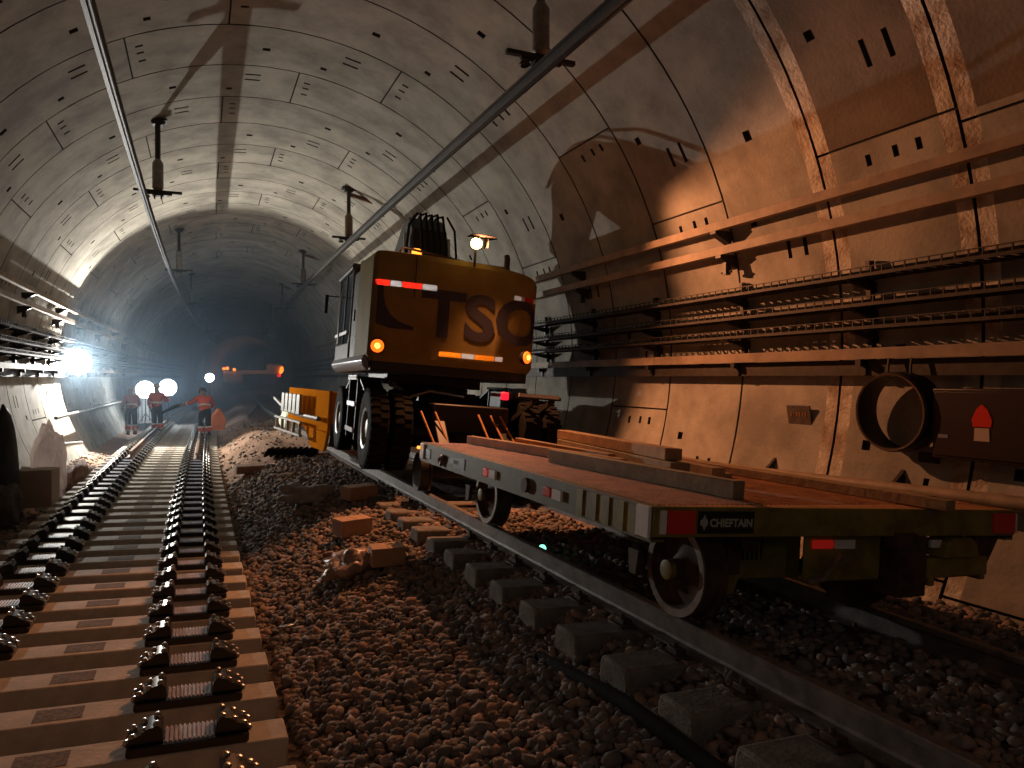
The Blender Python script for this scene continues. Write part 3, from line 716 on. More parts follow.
mb = MB(); mb.prism([(-.16, .05), (.2, .05), (.26, -.06), (.2, -.19), (.0, -.24), (-.14, -.17)], lambda p, d: (bl.x + p[0], bl.y + p[1], bl.z + d), .068, .073)
mb.prism([(.10, .05), (.13, -.085), (.136, -.085), (.106, .05)], lambda p, d: (bl.x + p[0], bl.y + p[1], bl.z + d), -.07, .068); mb.build('added_beam_visor', mat('matt_black', (.006, .006, .006), 1.0, spec=0.0), wl)  # plates added to cut off the lamp beam above and to one side
mb = MB(); mb.lathe([(0, .01), (.05, .018), (.08, .045), (.078, .075)], (bl.x, bl.y + .02, bl.z), (0, 1, 0), 18); mb.build('rear_lamp_lens', amber_hot, wl)
mb = MB(); mb.tube([(.62, -1.2, ZT - .1), (.62, -1.2, ZT + .2), (.62, -1.17, ZT + .24)], .045, 10); mb.build('exhaust_pipe', darkmetal, ex)
# boom, stick and bucket, folded ahead of the machine
bx = -.17
boom = [(.15, 2.35), (.75, 4.35), (1.15, 4.62), (1.7, 4.55), (3.0, 3.75), (2.9, 3.45), (1.75, 4.05), (1.35, 4.0), (.75, 2.25)]
mb = MB(); mb.prism([(p[0] - .05, p[1] - .26) for p in boom], lambda p, d: (bx + d, p[0], p[1]), -.31, .31); bo = mb.build('boom', darkmetal, ex, bevel=.03)
for s in (-1, 1):
    mb = MB(); mb.cyl((bx + s * .38, .35, 2.1), (bx + s * .38, .65, 3.25), .06, seg=14); c = mb.build('boom_cylinder', darkmetal, bo)
    mb = MB(); mb.cyl((bx + s * .38, .65, 3.25), (bx + s * .38, .88, 4.0), .045, seg=12); mb.build('cylinder_rod', alu, c)
mb = MB()
for k in range(5):
    x = bx - .2 + k * .1; mb.tube([(x, .12, 2.9), (x, .32 - .02 * k, 3.7), (x, .66, 4.34 + .02 * (k % 2)), (x, 1.1, 4.41), (x, 1.8, 4.3)], .022, 6)
for s in (-1, 1): mb.tube([(bx + s * .26, .6, 4.33), (bx + s * .40, .55, 4.1), (bx + s * .44, .45, 3.6), (bx + s * .40, .4, 3.1)], .022, 6)
mb.build('hydraulic_hoses', rubber, bo)
mb = MB(); mb.prism([(2.7, 3.55), (3.05, 3.55), (2.95, 2.1), (2.75, 2.05)], lambda p, d: (bx + d, p[0], p[1]), -.14, .14); mb.build('stick', darkmetal, ex, bevel=.02)
mb = MB(); mb.prism([(2.7, 2.1), (3.1, 2.1), (3.35, 1.75), (3.2, 1.4), (2.8, 1.4), (2.55, 1.75)], lambda p, d: (bx + d, p[0], p[1]), -.45, .45); mb.build('bucket', rustdark, ex, bevel=.02)
# undercarriage
mb = MB(); mb.box((0, 0, .95), (1.1, 3.9, .38)); mb.box((0, 0, 1.15), (.9, 1.4, .3))
for y in (-1.45, 1.45): mb.cyl((-.75, y, .74), (.75, y, .74), .12, seg=14); mb.lathe([(.1, -.2), (.24, -.12), (.24, .12), (.1, .2)], (0, y, .74), (1, 0, 0), 16)
mb.build('chassis', black, ex, bevel=.02)
def wheel(sx, y):
    o = Vector((sx * 1.0, y, .72)); wlz = None
    for k, xc in enumerate((1.26, .94)):
        mb = MB(); c = (sx * xc, y, .72)
        prof = [(.27, -.12), (.36, -.135), (.46, -.135), (.52, -.125), (.545, -.10), (.55, 0), (.545, .10), (.52, .125), (.46, .135), (.36, .135), (.27, .12)]
        mb.lathe(prof, c, (1, 0, 0), 36)
        for i in range(30):
            q = 2 * math.pi * i / 30
            for z in (-1, 1):
                d = Vector((0, math.cos(q + z * .05), math.sin(q + z * .05))); Rm = Matrix.Rotation(q + z * .05, 3, 'X') @ Matrix.Rotation(z * .35, 3, 'Y')
                mb.box(Vector(c) + d * .553 + Vector((z * .06, 0, 0)), (.12, .022, .05), Matrix.Rotation(q + z * .05, 3, 'X'))
        t = mb.build('tyre', rubber, ex)
        if k == 0:
            wlz = t; mb = MB(); mb.lathe([(.28, .11), (.285, .13), (.25, .12), (.22, .05), (.13, .04), (.12, .09), (.07, .10), (0, .10)], c, (sx, 0, 0), 28)
            for i in range(8):
                q = 2 * math.pi * i / 8; mb.cyl((c[0] + sx * .04, y + .17 * math.cos(q), .72 + .17 * math.sin(q)), (c[0] + sx * .075, y + .17 * math.cos(q), .72 + .17 * math.sin(q)), .017, seg=6)
            mb.build('wheel_rim', rimgrey, t)
for sx in (-1, 1):
    for y in (-1.45, 1.45): wheel(sx, y)
# steps between the left wheels, mudguards
for sx in (-1, 1):
    mb = MB()
    for y in (-.42, .42): mb.box((sx * 1.2, y, .95), (.34, .05, .95))
    mb.box((sx * 1.1, 0, .95), (.1, .85, .9)); mb.box((sx * 1.2, 0, 1.43), (.4, .9, .04)); stp = mb.build('step_box', black, ex, bevel=.01)
    mb = MB(); mb.box((sx * 1.385, 0, 1.43), (.02, .9, .07)); mb.box((sx * 1.385, 0, 1.02), (.02, .8, .07)); mb.box((sx * 1.385, 0, .62), (.02, .8, .07)); mb.build('step_edge', white_t, stp)
    for k in (-1, 1): mb = MB(); mb.bar((sx * 1.2, k * .45, 1.43), (sx * 1.2, k * .95, 1.25), .3, .03); mb.build('mudguard', black, stp)
# rear carrier: rail wheels, arms, tail lamp bar
for y, s in ((-2.35, -1), (2.5, 1)):
    mb = MB(); mb.bar((-.45, y + .6 * -s, .95), (-.45, y, .42), .16, .2); mb.bar((.45, y + .6 * -s, .95), (.45, y, .42), .16, .2); mb.cyl((-.72, y, .25), (.72, y, .25), .07, seg=12); mb.box((0, y, .42), (1.2, .16, .22)); ra = mb.build('rail_axle_arm', black, ex, bevel=.015)
    for sx in (-1, 1):
        mb = MB(); mb.lathe([(0, .07), (.12, .07), (.2, .06), (.25, .06), (.255, -.05), (.285, -.06), (.285, -.085), (.1, -.085), (0, -.085)], (sx * .75, y, .25), (sx, 0, 0), 28); mb.build('rail_wheel', darkmetal, ra)
mb = MB(); mb.bar((.25, -2.0, 1.32), (1.3, -2.0, 1.32), .1, .05); mb.bar((.7, -1.5, .9), (.95, -2.0, 1.3), .06, .06); mb.bar((.95, -1.5, .9), (1.2, -2.0, 1.3), .06, .06); lb = mb.build('lamp_bar', black, ex)
mb = MB(); mb.box((.95, -2.06, 1.345), (.62, .02, .05)); mb.build('bar_tape', white_t, lb)
mb = MB(); mb.box((.42, -2.09, 1.31), (.11, .06, .11)); mb.build('tail_lamp', red_on, lb, bevel=.02)
for x, dx in ((-.72, .16), (-.52, .16), (.1, .14), (.28, .18), (.42, .2)): mb = MB(); mb.cyl((x, -1.95, 1.02), (x + dx, -2.3, .55), .014, seg=6); mb.build('hand_bar', decksteel, ex)
mb = MB()
for k, (x, z) in enumerate(((-.95, 1.38), (-.85, 1.30), (-.78, 1.22), (-.25, 1.35))): mb.lathe([(.05, -.08), (.06, 0), (.045, .08)], (x, -1.0 + k * .05, z), (.3, 1, .2), 10)
mb.tube([(-.95, -1.0, 1.38), (-.7, -1.2, 1.2), (-.4, -1.1, 1.3), (.1, -1.2, 1.25)], .03, 8); mb.build('valve_block', alu, ex)

# front trolley ahead of the digger
TM = place(3.4, 16.3, .60, RT, R_(-2))
tr = thing('rail_trolley', 'bright orange panelled trolley with a grey rack, on the rails ahead of the digger', 'trolley', None, TM)
mb = MB(); fl = lambda p, d: (d - .14 * (p[0] + 2.7), p[0], p[1]); mb.prism([(-2.7, .42), (.7, .42), (.7, 1.2), (-2.7, 1.2)], fl, -1.05, -.99); mb.prism([(-2.7, .42), (-.9, .42), (-1.5, .05), (-2.5, .05)], fl, -1.05, -.99); mb.box((.1, .4, .8), (2.4, 1.5, .7)); mb.box((1.0, -.7, .8), (.06, 4.0, .75)); mb.build('orange_panel', rigor, tr, bevel=.015)
lf = lambda y, o=.08: -1.05 - o - .14 * (y + 2.7)
mb = MB(); mb.tube([(lf(y, .12), y, z) for y, z in ((-2.5, .66), (-1.2, .66), (.0, .68), (.9, .8), (1.6, .92))], .045, 8); mb.build('bumper_bar', galv, tr)
mb = MB(); q = math.atan2(.14, 1)
for i in range(5): mb.box((lf(-1.2 + i * .36, .2), -1.2 + i * .36, .88), (.05, .26, .40), Matrix.Rotation(q, 3, 'Z'))
mb.bar((lf(-1.3, .19), -1.3, .7), (lf(.4, .19), .4, .7), .05, .06); mb.build('grey_rack', crate_m, tr, bevel=.008)
mb = MB()
for z in (.52, .26): mb.bar((lf(-1.5, .2), -1.5, z), (lf(1.0, .2), 1.0, z), .06, .05)
for i in range(5): mb.box((lf(-1.4 + i * .55, .2), -1.4 + i * .55, .39), (.06, .09, .26))
mb.build('bumper_frame', crate_m, tr, bevel=.008)
for sx in (-1, 1):
    for y in (-.9, .9):
        mb = MB(); mb.lathe([(0, .06), (.16, .06), (.24, .05), (.245, -.05), (.27, -.06), (0, -.07)], (sx * .75, y, .245), (sx, 0, 0), 20); mb.build('wheel', darkmetal, tr)

# ------------------------------------------------------------------ flat wagon
WM = place(3.665, 5.45, .567, R_(3.9), 0)
wg = thing('flat_wagon', 'flat yellow-green rail wagon with rusty deck, in front of the digger', 'wagon', None, WM)
DZ = .735; XL, XR = -1.385, 1.385
def ye(x): return -2.15 - .24 * (x - XL) / (XR - XL)
def quad_prism(x0, x1, y1, z0, z1, dy=0):
    mb = MB(); P = []
    for z in (z0, z1): P += [(x0, ye(x0) + dy, z), (x1, ye(x1) + dy, z), (x1, y1, z), (x0, y1, z)]
    return mb.add(P, [(3, 2, 1, 0), (4, 5, 6, 7), (0, 1, 5, 4), (1, 2, 6, 5), (2, 3, 7, 6), (3, 0, 4, 7)])
quad_prism(XL + .01, XR - .01, 2.16, DZ - .03, DZ, .01).build('deck', decksteel, wg)
mb = MB()
for i in range(72):                       # tread plate ribs
    x = XL + .06 + (XR - XL - .12) * i / 71; mb.box((x, .0, DZ + .002), (.012, 4.25, .006))
mb.build('tread_ribs', decksteel, wg)
for sx, x in ((-1, XL), (1, XR)):
    mb = MB(); y0 = ye(x)
    mb.prism([(0, DZ), (0, DZ - .20), (.09, DZ - .20), (.09, DZ - .185), (.015, DZ - .185), (.015, DZ - .012), (.09, DZ - .012), (.09, DZ)], lambda p, d: (x - sx * p[0], d, p[1]), y0, 2.2)
    sb = mb.build('side_sill', waggreen, wg)
    if sx < 0:
        mb = MB()                          # stake pockets and ribs toward the near end
        mb.box((x - .004, -1.72, DZ - .1), (.008, .8, .165))
        for y in (-2.0, -1.86, -1.70, -1.55, -1.38): mb.box((x - .009, y, DZ - .10), (.016, .07, .168))
        mb.build('ribbed_panel', wagyellow, sb)
        mb = MB()
        for y, w in ((1.95, .22), (.95, .30)): mb.box((x - .002, y, DZ - .1), (.008, w, .10))
        mb.box((x - .002, 1.2, DZ - .1), (.008, .5, .04)); mb.build('sill_slot', black, sb)
        mb = MB(); mb.box((x - .02, 1.42, DZ - .12), (.03, .03, .12), Matrix.Rotation(.5, 3, 'X')); mb.tube([(x - .02, 1.36, DZ - .07), (x - .05, 1.42, DZ - .1), (x - .02, 1.5, DZ - .16)], .012, 6); mb.build('latch', galv, sb)
        for y in (.10, -1.06):
            mb = MB(); mb.box((x - .012, y, DZ - .10), (.02, .13, .07)); mb.build('white_reflector', white_t, sb)
            mb = MB(); mb.box((x - .012, y + .15, DZ - .10), (.02, .12, .07)); mb.build('red_reflector', red_dim if y > 0 else red_t, sb, bevel=.01)  # one red reflector is given a faint painted-in glow
        for y in (-.55, ):
            mb = MB(); mb.cyl((x + .03, y, DZ - .10), (x - .03, y, DZ - .10), .055, seg=16); mb.build('socket', rustdark, sb)
        mb = MB(); mb.box((x - .012, 2.1, DZ - .09), (.02, .12, .16)); mb.build('corner_tape', white_t, sb)
        mb = MB(); mb.box((x - .012, -2.09, DZ - .09), (.02, .12, .17)); mb.build('corner_tape', white_t, sb)
        mb = MB(); mb.box((x - .03, 2.19, DZ - .06), (.03, .03, .03)); mb.build('marker_lamp', amber_core, sb)
# near end beam
EA = math.atan2(-.24, XR - XL); ER = Matrix.Rotation(EA, 3, 'Z')
def on_end(x, z, w, h, d=.02, out=.0): 
    mb = MB(); mb.box((x, ye(x) - out, z), (w, d, h), ER); return mb
eb = on_end(0, DZ - .085, XR - XL, .17, .03).build('end_beam', wagyellow, wg, bevel=.006)
on_end(-1.325, DZ - .085, .04, .13, .012, .02).build('white_reflector', white_t, eb)
on_end(-1.21, DZ - .085, .18, .13, .012, .02).build('red_reflector', red_t, eb)
on_end(1.27, DZ - .085, .2, .13, .012, .02).build('red_reflector', red_t, eb)
on_end(1.375, DZ - .085, .02, .13, .012, .02).build('white_reflector', white_t, eb)
np_ = on_end(-.915, DZ - .085, .37, .125, .012, .02).build('name_plate', black, eb)
plate_m = mat('plate_lettering', (.55, .53, .45), .5)
vs, fs = text_mesh('CHIEFTAIN', .1, bold=.004)
xs = [v[0] for v in vs]; k = .285 / (max(xs) - min(xs)); mb = MB(); x0 = -1.03
mb.add([(x0 + (v[0] - min(xs)) * k, ye(x0 + (v[0] - min(xs)) * k) - .0285, DZ - .107 + v[1] * .62) for v in vs], fs); mb.build('plate_lettering', plate_m, np_)
mb = MB(); kx = -1.065
mb.prism([(0, .045), (.012, .02), (.028, .012), (.028, -.012), (.012, -.02), (0, -.045), (-.012, -.02), (-.028, -.012), (-.028, .012), (-.012, .02)], lambda p, d: (kx + p[0], ye(kx) + d, DZ - .085 + p[1]), -.028, -.02); mb.build('plate_emblem', plate_m, np_)
# lower bolster plates, grille, lamp, coupling
lo = on_end(-.42, DZ - .34, .78, .34, .03, -.36).build('bolster_plate', wagyellow, wg, bevel=.01)
mb = MB(); mb.prism([(-.16, 0), (.16, 0), (.1, -.17), (0, -.2), (-.1, -.17)], lambda p, d: (-.66 + p[0] * .8, ye(-.66) + .32 + d, DZ - .46 + p[1] * .7), -.03, .03); mb.cyl((-.66, ye(-.66) + .27, DZ - .52), (-.66, ye(-.66) + .33, DZ - .52), .05, seg=14); mb.build('towing_eye', wagyellow, lo)
mb = MB()
for i in range(9): mb.box((-.56 + i * .036, ye(-.45) + .34, DZ - .30), (.014, .012, .17))
mb.build('grille', black, lo)
lo2 = on_end(.05, DZ - .32, .60, .30, .03, -.10).build('tool_box', wagyellow, wg, bevel=.02)
on_end(-.13, DZ - .235, .16, .055, .02, -.075).build('lamp_lens_red', red_dim, lo2, bevel=.01); on_end(.04, DZ - .235, .15, .055, .02, -.075).build('lamp_lens_white', white_t, lo2)
mb = MB(); mb.bar((-.04, ye(0) + .03, DZ - .29), (-.16, ye(0) + .04, DZ - .43), .02, .02); mb.bar((-.16, ye(0) + .04, DZ - .43), (-.28, ye(0) + .05, DZ - .45), .03, .03); mb.build('hand_lever', galv, lo2)
mb = MB(); mb.box((.48, ye(.5) + .12, DZ - .36), (.25, .3, .38)); mb.box((.42, ye(.5) + .02, DZ - .2), (.18, .12, .1)); mb.cyl((.3, ye(.3) + .2, DZ - .5), (.75, ye(.5) + .2, DZ - .56), .02, seg=8); mb.build('draw_gear', rustdark, wg, bevel=.015)
mb = MB(); mb.box((.92, ye(.9) + .06, DZ - .38), (.6, .1, .13)); mb.box((1.16, ye(.9) + .06, DZ - .44), (.05, .12, .06)); mb.box((.66, ye(.9) + .06, DZ - .46), (.05, .12, .06)); sh = mb.build('coupling_beam', wagyellow, wg, bevel=.012)
mb = MB(); mb.prism([(-.17, 0), (.17, 0), (.14, .1), (.08, .13), (-.08, .13), (-.14, .1)], lambda p, d: (.9 + p[0], ye(.9) + .05 + d, DZ - .31 + p[1]), -.08, .08); mb.build('coupling_cover', wagyellow, sh, bevel=.01)
on_end(.72, DZ - .225, .09, .05, .02, -.02).build('white_reflector', white_t, sh)
mb = MB(); mb.prism([(1.1, DZ - .17), (1.36, DZ - .17), (1.2, DZ - .42), (1.1, DZ - .42)], lambda p, d: (p[0], d, p[1]), ye(1.2) + .05, ye(1.2) + .12); mb.build('corner_gusset', rustdark, wg)
# underframe and wheels
mb = MB()
for x in (-.62, .62): mb.box((x, 0, DZ - .16), (.12, 4.2, .24))
for y in (-1.2, 0, 1.2): mb.box((0, y, DZ - .12), (2.6, .1, .14))
mb.box((0, 0, DZ - .25), (1.0, 1.6, .18)); mb.build('underframe', rustdark, wg, bevel=.01)
for y in (-1.81, 1.30):
    mb = MB(); mb.cyl((-.75, y, .27), (.75, y, .27), .05, seg=12); mb.box((-.62, y, .38), (.1, .3, .2)); mb.box((.62, y, .38), (.1, .3, .2)); ax = mb.build('axle', rustdark, wg)
    for sx in (-1, 1):
        mb = MB(); mb.lathe([(0, .10), (.05, .105), (.062, .09), (.065, .04), (.10, .015), (.21, .01), (.235, .06), (.285, .065), (.29, -.05), (.315, -.06), (.315, -.085), (.1, -.085), (0, -.085)], (sx * .75 - .135, y, .29), (sx, 0, 0), 40); w = mb.build('wheel', rustdark, ax)
        mb = MB(); mb.lathe([(.06, .095), (.06, .13), (.045, .135), (0, .135)], (sx * .75 - .135, y, .29), (sx, 0, 0), 16); mb.build('hub_cap', wagyellow, w)
        mb = MB(); mb.lathe([(.24, .066), (.285, .068), (.287, .055)], (sx * .75 - .135, y, .29), (sx, 0, 0), 40); mb.build('wheel_tread', steel, w)
        mb = MB(); mb.prism([(-.1, 0), (.1, 0), (.06, -.16), (-.06, -.16)], lambda p, d: (sx * .86 - .135 + d, y + .36 + p[0] * .6, .34 + p[1]), -.02, .02); mb.build('brake_block', rustdark, w)

def plank(name, label, p0, p1, w, h, z, m=wood, group='timbers on the wagon', cat='timber'):
    """a board from p0 to p1 (n, a at its centre line), its underside z above the deck."""
    A = WM.inverted() @ W(p0[0], p0[1], 1.3); B = WM.inverted() @ W(p1[0], p1[1], 1.3)
    c = (A + B) / 2; d = B - A; L = math.hypot(d.x, d.y); M = WM @ Matrix.Translation((c.x, c.y, DZ + .006 + z)) @ Matrix.Rotation(math.atan2(d.y, d.x), 4, 'Z')
    mb = MB(); mb.box((0, 0, h / 2), (L, w, h)); o = mb.build(name, m, None, bevel=.006); o.matrix_world = M
    return tag(o, label, cat, group)
plank('timber_beam', 'thick grey-green squared beam lying nearest the wagon edge', (3.10, 3.48), (2.90, 5.60), .10, .115, 0, wood2)
plank('timber_beam', 'upper of the two stacked orange-brown beams in mid wagon', (3.66, 4.90), (3.98, 7.45), .16, .10, .105)
plank('timber_beam', 'lower of the two stacked orange-brown beams in mid wagon', (3.62, 4.75), (3.97, 7.40), .18, .10, 0, wood2)
plank('timber_plank', 'long thin dark plank at the digger end of the wagon, topmost edge lit', (2.86, 7.55), (3.30, 5.10), .10, .09, 0)
plank('timber_plank', 'thin plank behind the long dark plank, ending under the stack', (3.16, 7.5), (3.44, 5.30), .12, .06, 0)
plank('timber_plank', 'thin plank lying against the stacked beams on their digger side', (3.42, 7.5), (3.50, 5.6), .08, .09, 0)
plank('timber_block', 'short thick log with a dark end beyond the stacked beams', (3.82, 4.52), (3.98, 5.6), .12, .09, 0)
plank('timber_plank', 'thin board lying on deck past the short log', (4.02, 4.65), (4.15, 6.6), .10, .035, .0)
plank('timber_plank', 'long brown plank reaching along the wall side to the wagon end', (4.36, 2.98), (4.26, 5.30), .09, .07, 0)
plank('timber_plank', 'wide pale plank lying nearest the tunnel wall, behind the long brown plank', (4.62, 3.3), (4.52, 6.6), .12, .05, 0)

# ------------------------------------------------------------------ right wall fittings
t = thing('wall_pipe', 'long tan pipe on brackets low along the wall beside the wagon', 'pipe')
pp = [(wall_pt(1, -19.2, .16, 0)), (wall_pt(1, -16.3, .16, 0))]
mb = MB(); mb.tube([W(pp[0][0] + (pp[1][0] - pp[0][0]) * q, 9.4 - 7.6 * q, pp[0][1] + (pp[1][1] - pp[0][1]) * q) for q in np.linspace(0, 1, 7)], .062, 14); mb.build('pipe_run', traybar, t)
for a in (8.4, 6.4, 4.75, 3.0):
    q = (9.4 - a) / 7.6; n = pp[0][0] + (pp[1][0] - pp[0][0]) * q; z = pp[0][1] + (pp[1][1] - pp[0][1]) * q
    mb = MB(); mb.prism([(-.06, -.075), (.22, -.075), (.26, .2), (.1, .07)], lambda p, d: W(n + p[0], a + d, z + p[1]), -.02, .02); mb.build('pipe_bracket', darkmetal, t)
# hanging ring
t = thing('pipe_collar', 'dark round collar ring hanging by hooks on the wall below the trunking', 'ring')
RN, RA, RZ = 6.12, 4.73, 1.78
mb = MB(); o = W(RN, RA, RZ); ax = (W(RN + 1, RA, RZ) - o)
mb.lathe([(.35, -.11), (.36, -.12), (.375, -.10), (.365, -.03), (.38, .0), (.365, .04), (.38, .08), (.365, .12), (.37, .15), (.35, .15), (.345, 0), (.35, -.11)], o, ax, 48); ring = mb.build('ring_body', darkmetal, t)
mb = MB(); mb.lathe([(.345, -.121), (.365, -.125), (.365, -.118)], o, ax, 48); mb.build('ring_rim', rustdark, t)
for a in (RA - .12, RA + .12):
    mb = MB(); mb.tube([W(RN + .02, a, RZ + .32), W(RN + .02, a, RZ + .42), W(RN + .05, a, RZ + .62)], .014, 6); mb.build('hook', darkmetal, t)
# dark cabinet with round sign
t = thing('wall_cabinet', 'dark brown wall cabinet with a red and white sign, at the right edge', 'cabinet', None, place(6.17, 3.72, 1.39))
mb = MB(); mb.box((.0, 0, .31), (.22, 1.22, .62)); mb.build('cabinet_box', board_m, t, bevel=.012)
mb = MB(); mb.box((-.115, 0, .31), (.012, 1.16, .56)); d = mb.build('cabinet_door', board_m, t, bevel=.004)
mb = MB(); mb.prism([(-.075, 0), (.075, 0), (.085, .06), (.045, .15), (0, .19), (-.045, .15), (-.085, .06)], lambda p, dd: (-.122 + dd, .16 + p[0], .30 + p[1]), -.005, .005); mb.build('red_sign', red_t, d)
mb = MB(); mb.prism([(-.065, 0), (.065, 0), (.06, .11), (-.06, .11)], lambda p, dd: (-.122 + dd, .16 + p[0], .18 + p[1]), -.005, .005); mb.build('white_sign', mat('cream_sign', (.62, .50, .38), .6), d)
mb = MB(); mb.box((-.122, .5, .2), (.008, .09, .03)); mb.build('door_sticker', mat('blue_sticker', (.25, .28, .36), .5), d)
# plaque
n, z = wall_pt(1, -9.6, .03, 0); t = thing('wall_plaque', 'small dark plaque with faint orange letters on the lit wall panel', 'sign', None, place(n, 6.12, z, R_(-9.6)))
mb = MB(); mb.box((0, 0, 0), (.02, .34, .22)); mb.build('plaque_board', plaqueM if False else plaque_m, t, bevel=.004)
mb = MB(); vs = []
for i, w in enumerate((.022, .012, .02, .022, .014, .02)):
    mb.box((-.013, .11 - i * .042, .01), (.004, w, .05))
    if i % 2 == 0: mb.box((-.013, .11 - i * .042 - .008, .02), (.004, .03, .012))
mb.build('plaque_letters', mat('faint_orange_letters', (.30, .17, .08), .7), t)
mb = MB(); mb.box((0, 0, 0), (.05, .2, .09)); o = mb.build('junction_box', darkmetal, None, bevel=.006); o.matrix_world = place(6.26, 4.5, 1.36); tag(o, 'small dark junction box on the wall just under the hanging ring', 'box')

# ------------------------------------------------------------------ things lying between the tracks
def carton(name, label, n, a, dims, yaw, m, tilt=0.0, dz=0.0, open_=False, pale=None):
    z = ground_z(n, a) + .03 + dz
    t = thing(name, label, 'box', 'boxes between the tracks', place(n, a, z, tilt, yaw))
    x, y, h = dims; mb = MB(); mb.box((0, 0, h / 2), dims); b = mb.build('carton_body', m, t, bevel=.006)
    mb = MB(); mb.box((-x * .25 - .002, 0, h + .004), (x * .49, y * .99, .008)); mb.box((x * .25 + .002, 0, h + .004), (x * .49, y * .99, .008)); mb.build('flap', m, t)
    if pale: mb = MB(); mb.box((-x / 2 - .004, 0, h / 2), (.006, y * .9, h * 1.0)); mb.build('packing_tape', pale, t)
    return t
carton('cardboard_box', 'farthest of the three flat brown boxes, up against the old rail', 2.12, 9.95, (.42, .28, .17), R_(20), card, pale=cardpale)
carton('cardboard_box', 'flat brown box lying between the farthest box and the plastic-wrapped one', 1.73, 8.45, (.38, .28, .18), R_(14), card, pale=plastic_clear)
carton('cardboard_box', 'open brown box nearest the camera beside the crumpled plastic bag', 1.78, 7.0, (.32, .26, .17), R_(-4), card, pale=cardpale)
def blob(name, label, cat, M, dims, m, seed, nz=.35, flat=.35, sub=4, spike=None):
    bm = bmesh.new(); bmesh.ops.create_icosphere(bm, subdivisions=sub, radius=1); rr = random.Random(seed); o3 = Vector((rr.uniform(0, 50), rr.uniform(0, 50), 0))
    for v in bm.verts:
        p = v.co.copy(); f = 1 + nz * noise.noise(p * 1.3 + o3) + nz * .6 * abs(noise.noise(p * 3.5 + o3)) - nz * .3 * abs(noise.noise(p * 7 + o3))
        q = p * f; q.z = q.z if q.z > -flat else -flat
        if spike: q.z += spike * max(0, 1 - math.hypot(p.x, p.y) * 1.2) ** 2 * (p.z > 0)
        v.co = Vector((q.x * dims[0], q.y * dims[1], (q.z + flat) * dims[2]))
    me = bpy.data.meshes.new(name); bm.to_mesh(me); bm.free(); me.materials.append(m); me.polygons.foreach_set('use_smooth', [True] * len(me.polygons))
    o = bpy.data.objects.new(name, me); COL.objects.link(o); o.matrix_world = M; return tag(o, label, cat)
blob('plastic_bag', 'crumpled shiny plastic bag slumped beside the nearest open box', 'bag', place(1.44, 7.2, ground_z(1.44, 7.2) + .02, 0, .3), (.24, .19, .17), mat('brown_polythene', (.42, .31, .24), .38, var=.25, scale=6, bump=.5, bscale=14), 5, .75)
blob('work_jacket', 'grey crumpled cloth lying on the dark spoil heap', 'cloth', place(1.52, 10.6, ground_z(1.52, 10.6) - .0, 0, -.6), (.40, .20, .17), greycloth, 9, .6)
# stack of black rubber sleeper pads
t = thing('pad_stack', 'row of black ribbed rubber pads lying beside the old rail before the trolley', 'rubber pads', None, place(1.98, 16.6, ground_z(1.98, 16.6) + .02, 0, R_(-18)))
for i in range(9):
    mb = MB(); mb.box((-.5 + i * .125, 0, .11), (.05, .5, .2), Matrix.Rotation(.5, 3, 'Y')); mb.box((-.5 + i * .125 + .03, 0, .10), (.03, .44, .15), Matrix.Rotation(.5, 3, 'Y')); mb.build('pad', rubber, t, bevel=.012)
# long black pipe by the sleeper ends
mb = MB(); mb.tube([W(n, a, ground_z(n, a) + .05 + dz) for n, a, dz in ((2.06, 4.9, -.16), (2.1, 4.4, -.07), (2.12, 3.9, -.03), (2.15, 3.3, .01), (2.17, 2.6, .0), (2.2, 1.8, .0))], .045, 12)
tag(mb.build('black_hose', rubber), 'black pipe lying in the ballast along the sleeper ends', 'pipe')
mb = MB(); mb.cyl(W(1.35, 13.2, ground_z(1.35, 13.2) + .05), W(1.75, 13.9, ground_z(1.75, 13.9) + .07), .03, seg=10); tag(mb.build('wood_stake', wood), 'pale stick lying on the earth bank', 'stick')
mb = MB(); mb.box((0, 0, .08), (.75, .5, .16)); o = mb.build('buried_plank', mat('clay_block', (.36, .20, .12), .85, var=.2, scale=4), None, bevel=.02); o.matrix_world = place(1.15, 16.3, ground_z(1.15, 16.3) - .02, 0, .1); tag(o, 'flat reddish slab set in the earth bank', 'slab')
mb = MB(); mb.lathe([(.02, 0), (.035, .03), (.035, .1), (.02, .12), (0, .12)], seg=12); o = mb.build('marker_lamp', green_on); o.matrix_world = place(2.95, 5.9, .45); tag(o, 'tiny green glowing lamp on the sleepers under the wagon', 'lamp')
mb = MB(); mb.box((0, 0, .02), (.12, .05, .035), Matrix.Rotation(.4, 3, 'Z')); mb.cyl((.05, 0, .02), (.1, .05, .05), .012, seg=8); o = mb.build('loose_clip', bolt_m, None, bevel=.006); o.matrix_world = place(.78, 6.6, ground_z(.78, 6.6) + .03); tag(o, 'shiny loose metal clip dropped in the ballast', 'clip')

